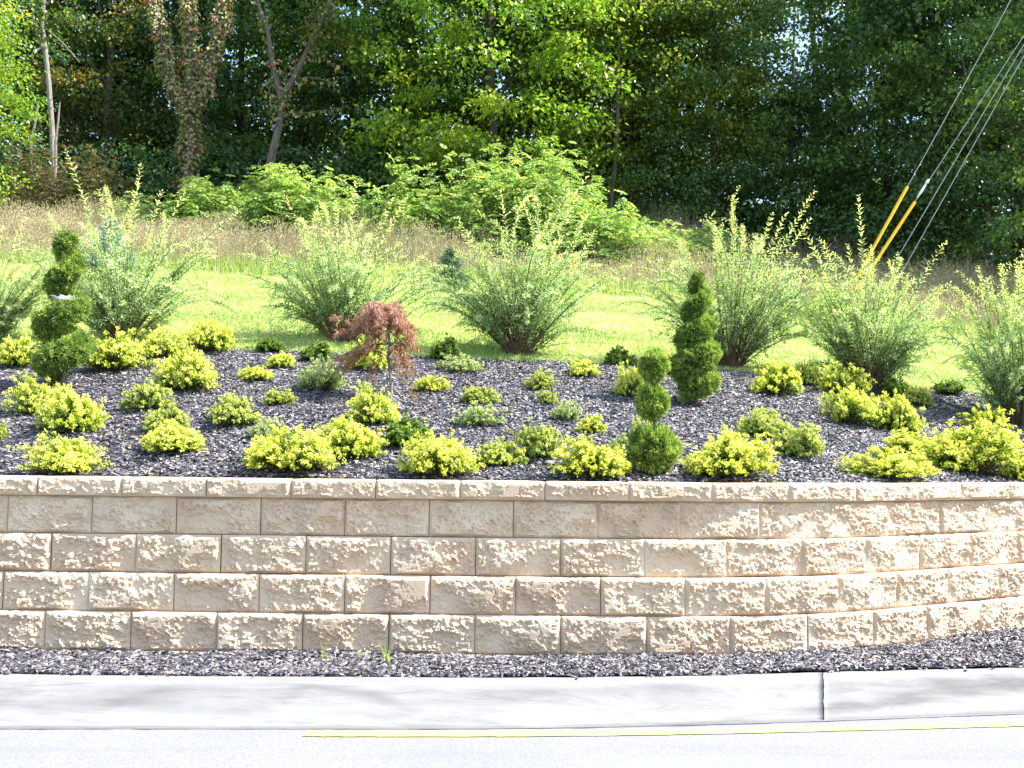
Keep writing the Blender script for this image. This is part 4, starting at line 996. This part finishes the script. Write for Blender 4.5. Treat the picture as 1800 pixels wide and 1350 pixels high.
bare(327, 26.5, [(330, 320), (332, 290), (334, 250), (336, 215), (333, 190)], .17, M['bark'], 'vine-covered tree splitting into three limbs, leaves turning red', 'vine_covered_tree',
     [([(333, 195), (312, 165), (295, 125), (290, 85), (278, 40), (268, -10), (262, -80)], .12, .3), ([(336, 195), (360, 165), (368, 120), (385, 60), (396, 0), (402, -80)], .11, -.3), ([(334, 190), (337, 120), (332, 50), (330, -60)], .10, .5)], None, (250, .12))
bare(472, 26, [(472, 325), (474, 300), (480, 265), (490, 225), (496, 180), (492, 160)], .15, M['bark'], 'leaning grey tree with a low fork and dead twigs, bare of leaves below', 'forked_tree',
     [([(493, 170), (483, 130), (476, 90), (470, 50), (455, 10), (440, -60)], .09, .3), ([(494, 172), (515, 140), (535, 100), (555, 55), (580, 10), (600, -60)], .09, -.3),
      ([(515, 140), (545, 135), (575, 142), (600, 155)], .02, .2), ([(500, 165), (520, 120), (516, 100), (490, 140)], .02, .3), ([(497, 200), (540, 198), (600, 190)], .018, .2), ([(530, 110), (560, 90), (590, 120)], .02, -.3), ([(484, 130), (470, 150), (478, 175)], .02, -.3)],
     [(575, 50, 22, 30, 8, 'tree_orange')], (22, .8))
bare(1086, 26.5, [(1074, 360), (1080, 300), (1086, 220), (1086, 150), (1088, 90), (1085, 20), (1085, -80)], .07, M['bark'], 'slender straight grey trunk in front of the olive trees', 'slender_tree', (), [(1095, 60, 50, 40, 26, 'tree_olive')])
bare(1736, 23.5, [(1742, 510), (1738, 440), (1735, 360), (1728, 290), (1716, 220), (1700, 150), (1690, 90)], .05, M['bark'], 'thin grey curving trunk right of the guy wires', 'slender_tree')
bare(803, 24.5, [(803, 300), (800, 285)], .03, M['bark'], 'small yellow-green sapling on top of the largest thicket mound', 'sapling', (), [(785, 255, 14, 9, 9, 'tree_lit'), (825, 255, 20, 10, 8, 'tree_lit'), (810, 240, 14, 8, 5, 'tree_lit')])

# deep wood behind: countless trunks and leaves
rng = np.random.default_rng(31); mb = MB()
C = []
for k in range(3400):
    Y = rng.uniform(31, 46); px = rng.uniform(-350, 2150); b = at_depth(px, Y); hgt = rng.random() * 13 if k < 1900 else rng.random() ** 1.2 * 7 - .3
    pyv = 810 - (b[2] + hgt - CAM[2]) / Y * FPX
    if 1345 < px < 1475 and 10 < pyv < 200 and rng.random() < .95: continue
    if 1500 < px < 1640 and 130 < pyv < 310 and rng.random() < .88: continue
    if 560 < px < 700 and -20 < pyv < 120 and rng.random() < .8: continue
    C.append((b[0], Y, b[2] + .3 + hgt))
leafcloud(mb, rng, np.array(C), rng.uniform(.6, 1.3, len(C)), 62, .23, .42)
tkb = MB()
for k in range(34):
    b = at_depth(rng.uniform(-250, 2050), rng.uniform(30.5, 44)); u = np.linspace(0, 1, 6); hgt = rng.uniform(10, 14); r0 = rng.uniform(.07, .2)
    tkb.tube(b + np.stack([rng.normal(0, .5) * u, rng.normal(0, .3) * u, -.3 + hgt * u], -1) + rng.normal(0, .06, (6, 3)) * [1, 1, 0], r0 * (1 - .7 * u), 7)
va, vb = np.concatenate(mb.V), np.concatenate(tkb.V); fa = np.concatenate(mb.T); fq = np.concatenate(tkb.Q) + len(va); ft = np.concatenate(tkb.T) + len(va)
me = mesh_from('woodland', np.vstack([va, vb]), [fa, ft, fq], [M['tree_dark'], M['barkd']], tint=np.concatenate([np.concatenate(mb.t), np.concatenate(tkb.t)]),
               midx=np.concatenate([np.zeros(len(fa)), np.ones(len(ft) + len(fq))]))
link('woodland', me, label='deep shaded wood of countless trunks and leaves behind the front trees', cat='woodland', kind='stuff')
# undergrowth along the foot of the woods
mb = MB(); C = []
for k in range(620):
    px = rng.uniform(-150, 1950); Y = rng.uniform(25.5, 30) - (2.5 if px > 1500 else 0); b = at_depth(px, Y); C.append((b[0], Y, b[2] + .15 + 2.2 * rng.random() ** 1.3))
leafcloud(mb, rng, np.array(C), rng.uniform(.35, .8, len(C)), 70, .11, .4)
link('undergrowth', mb.build('undergrowth', M['tree_dark']), label='dark leafy undergrowth along the foot of the woods', cat='undergrowth', kind='stuff')

# ------------------------------------------------------------------ guy wires, guards and pole
YG = 18.0; pole = at_depth(1945, 18.6)
def WP(px, py, Y=YG): return CAM + ray(px, py) * Y
def wire(a, b, rad=.006): mb = MB(); mb.tube([a, (a + b) / 2 - np.array([0, 0, .03]), b], rad, 5); return mb
pr = link('utility_pole', None, loc=pole, label='brown wooden utility pole holding the guy wires, beyond the right photo edge', cat='utility pole')
mb = MB(); mb.tube([(0, 0, -.5), (0, 0, 5), (0, 0, 10.2)], [.16, .14, .11], 14); link('pole', mb.build('pole', M['bark']), pr)
mb = MB(); mb.tube([(0, 0, 10.201), (0, 0, 10.25)], [.125, .10], 14); link('pole_cap', mb.build('pole_cap', M['wire']), pr)
guys = [((1595, 328), (1765, 22), True, (1519, 478), 'guy wire with a yellow guard, upper left of the four'),
        ((1608, 355), (1800, 62), True, (1496, 520), 'guy wire with a yellow guard and pale grip, second from left'),
        ((1578, 452), (1800, 78), False, None, 'plain guy wire without guard, third from left'),
        ((1590, 470), (1800, 98), False, None, 'plain guy wire without guard, lowest right of the four')]
for k, (a, b, gd, lo, lab) in enumerate(guys):
    A = WP(*a); B = WP(*b); D = unit(B - A); t = (pole[0] - A[0]) / D[0]; E = A + D * t; E[1] = pole[1] - .1 if True else E[1]
    # anchor: extend down to the ground
    G = A.copy()
    for _ in range(4000):
        if G[2] <= H(G[0], G[1]) - .02: break
        G = G - D * .01
    r = link('guy_wire', None, loc=G, label=lab, cat='guy wire', group='guy wires running up to the pole')
    mbx = MB(); mbx.tube([G - G, (A - G), (B - G), (E - G)], .0065, 5); link('wire', mbx.build('wire', M['wire']), r)
    if gd:
        mbx = MB(); lo_ = WP(*lo); s0 = G + D * .12
        mbx.tube([s0 - G, A - G], .030, 12); link('guard', mbx.build('guard', M['guard']), r)
    if k == 1:
        p0 = WP(1612, 348); p1 = WP(1629, 321); mbx = MB(); mbx.tube([p0 - G, p0 * .6 + p1 * .4 - G, p1 - G], [.012, .026, .02], 8); link('grip', mbx.build('grip', M['grip']), r)
        mbx = MB(); mbx.tube([p1 - G, p1 + D * .07 - G], [.03, .02], 8); link('grip_cap', mbx.build('grip_cap', M['glassy']), r)
print('script', round(time.time() - T0, 1), 's; tris', sum(len(m.loops) - 2 * len(m.polygons) for m in bpy.data.meshes))
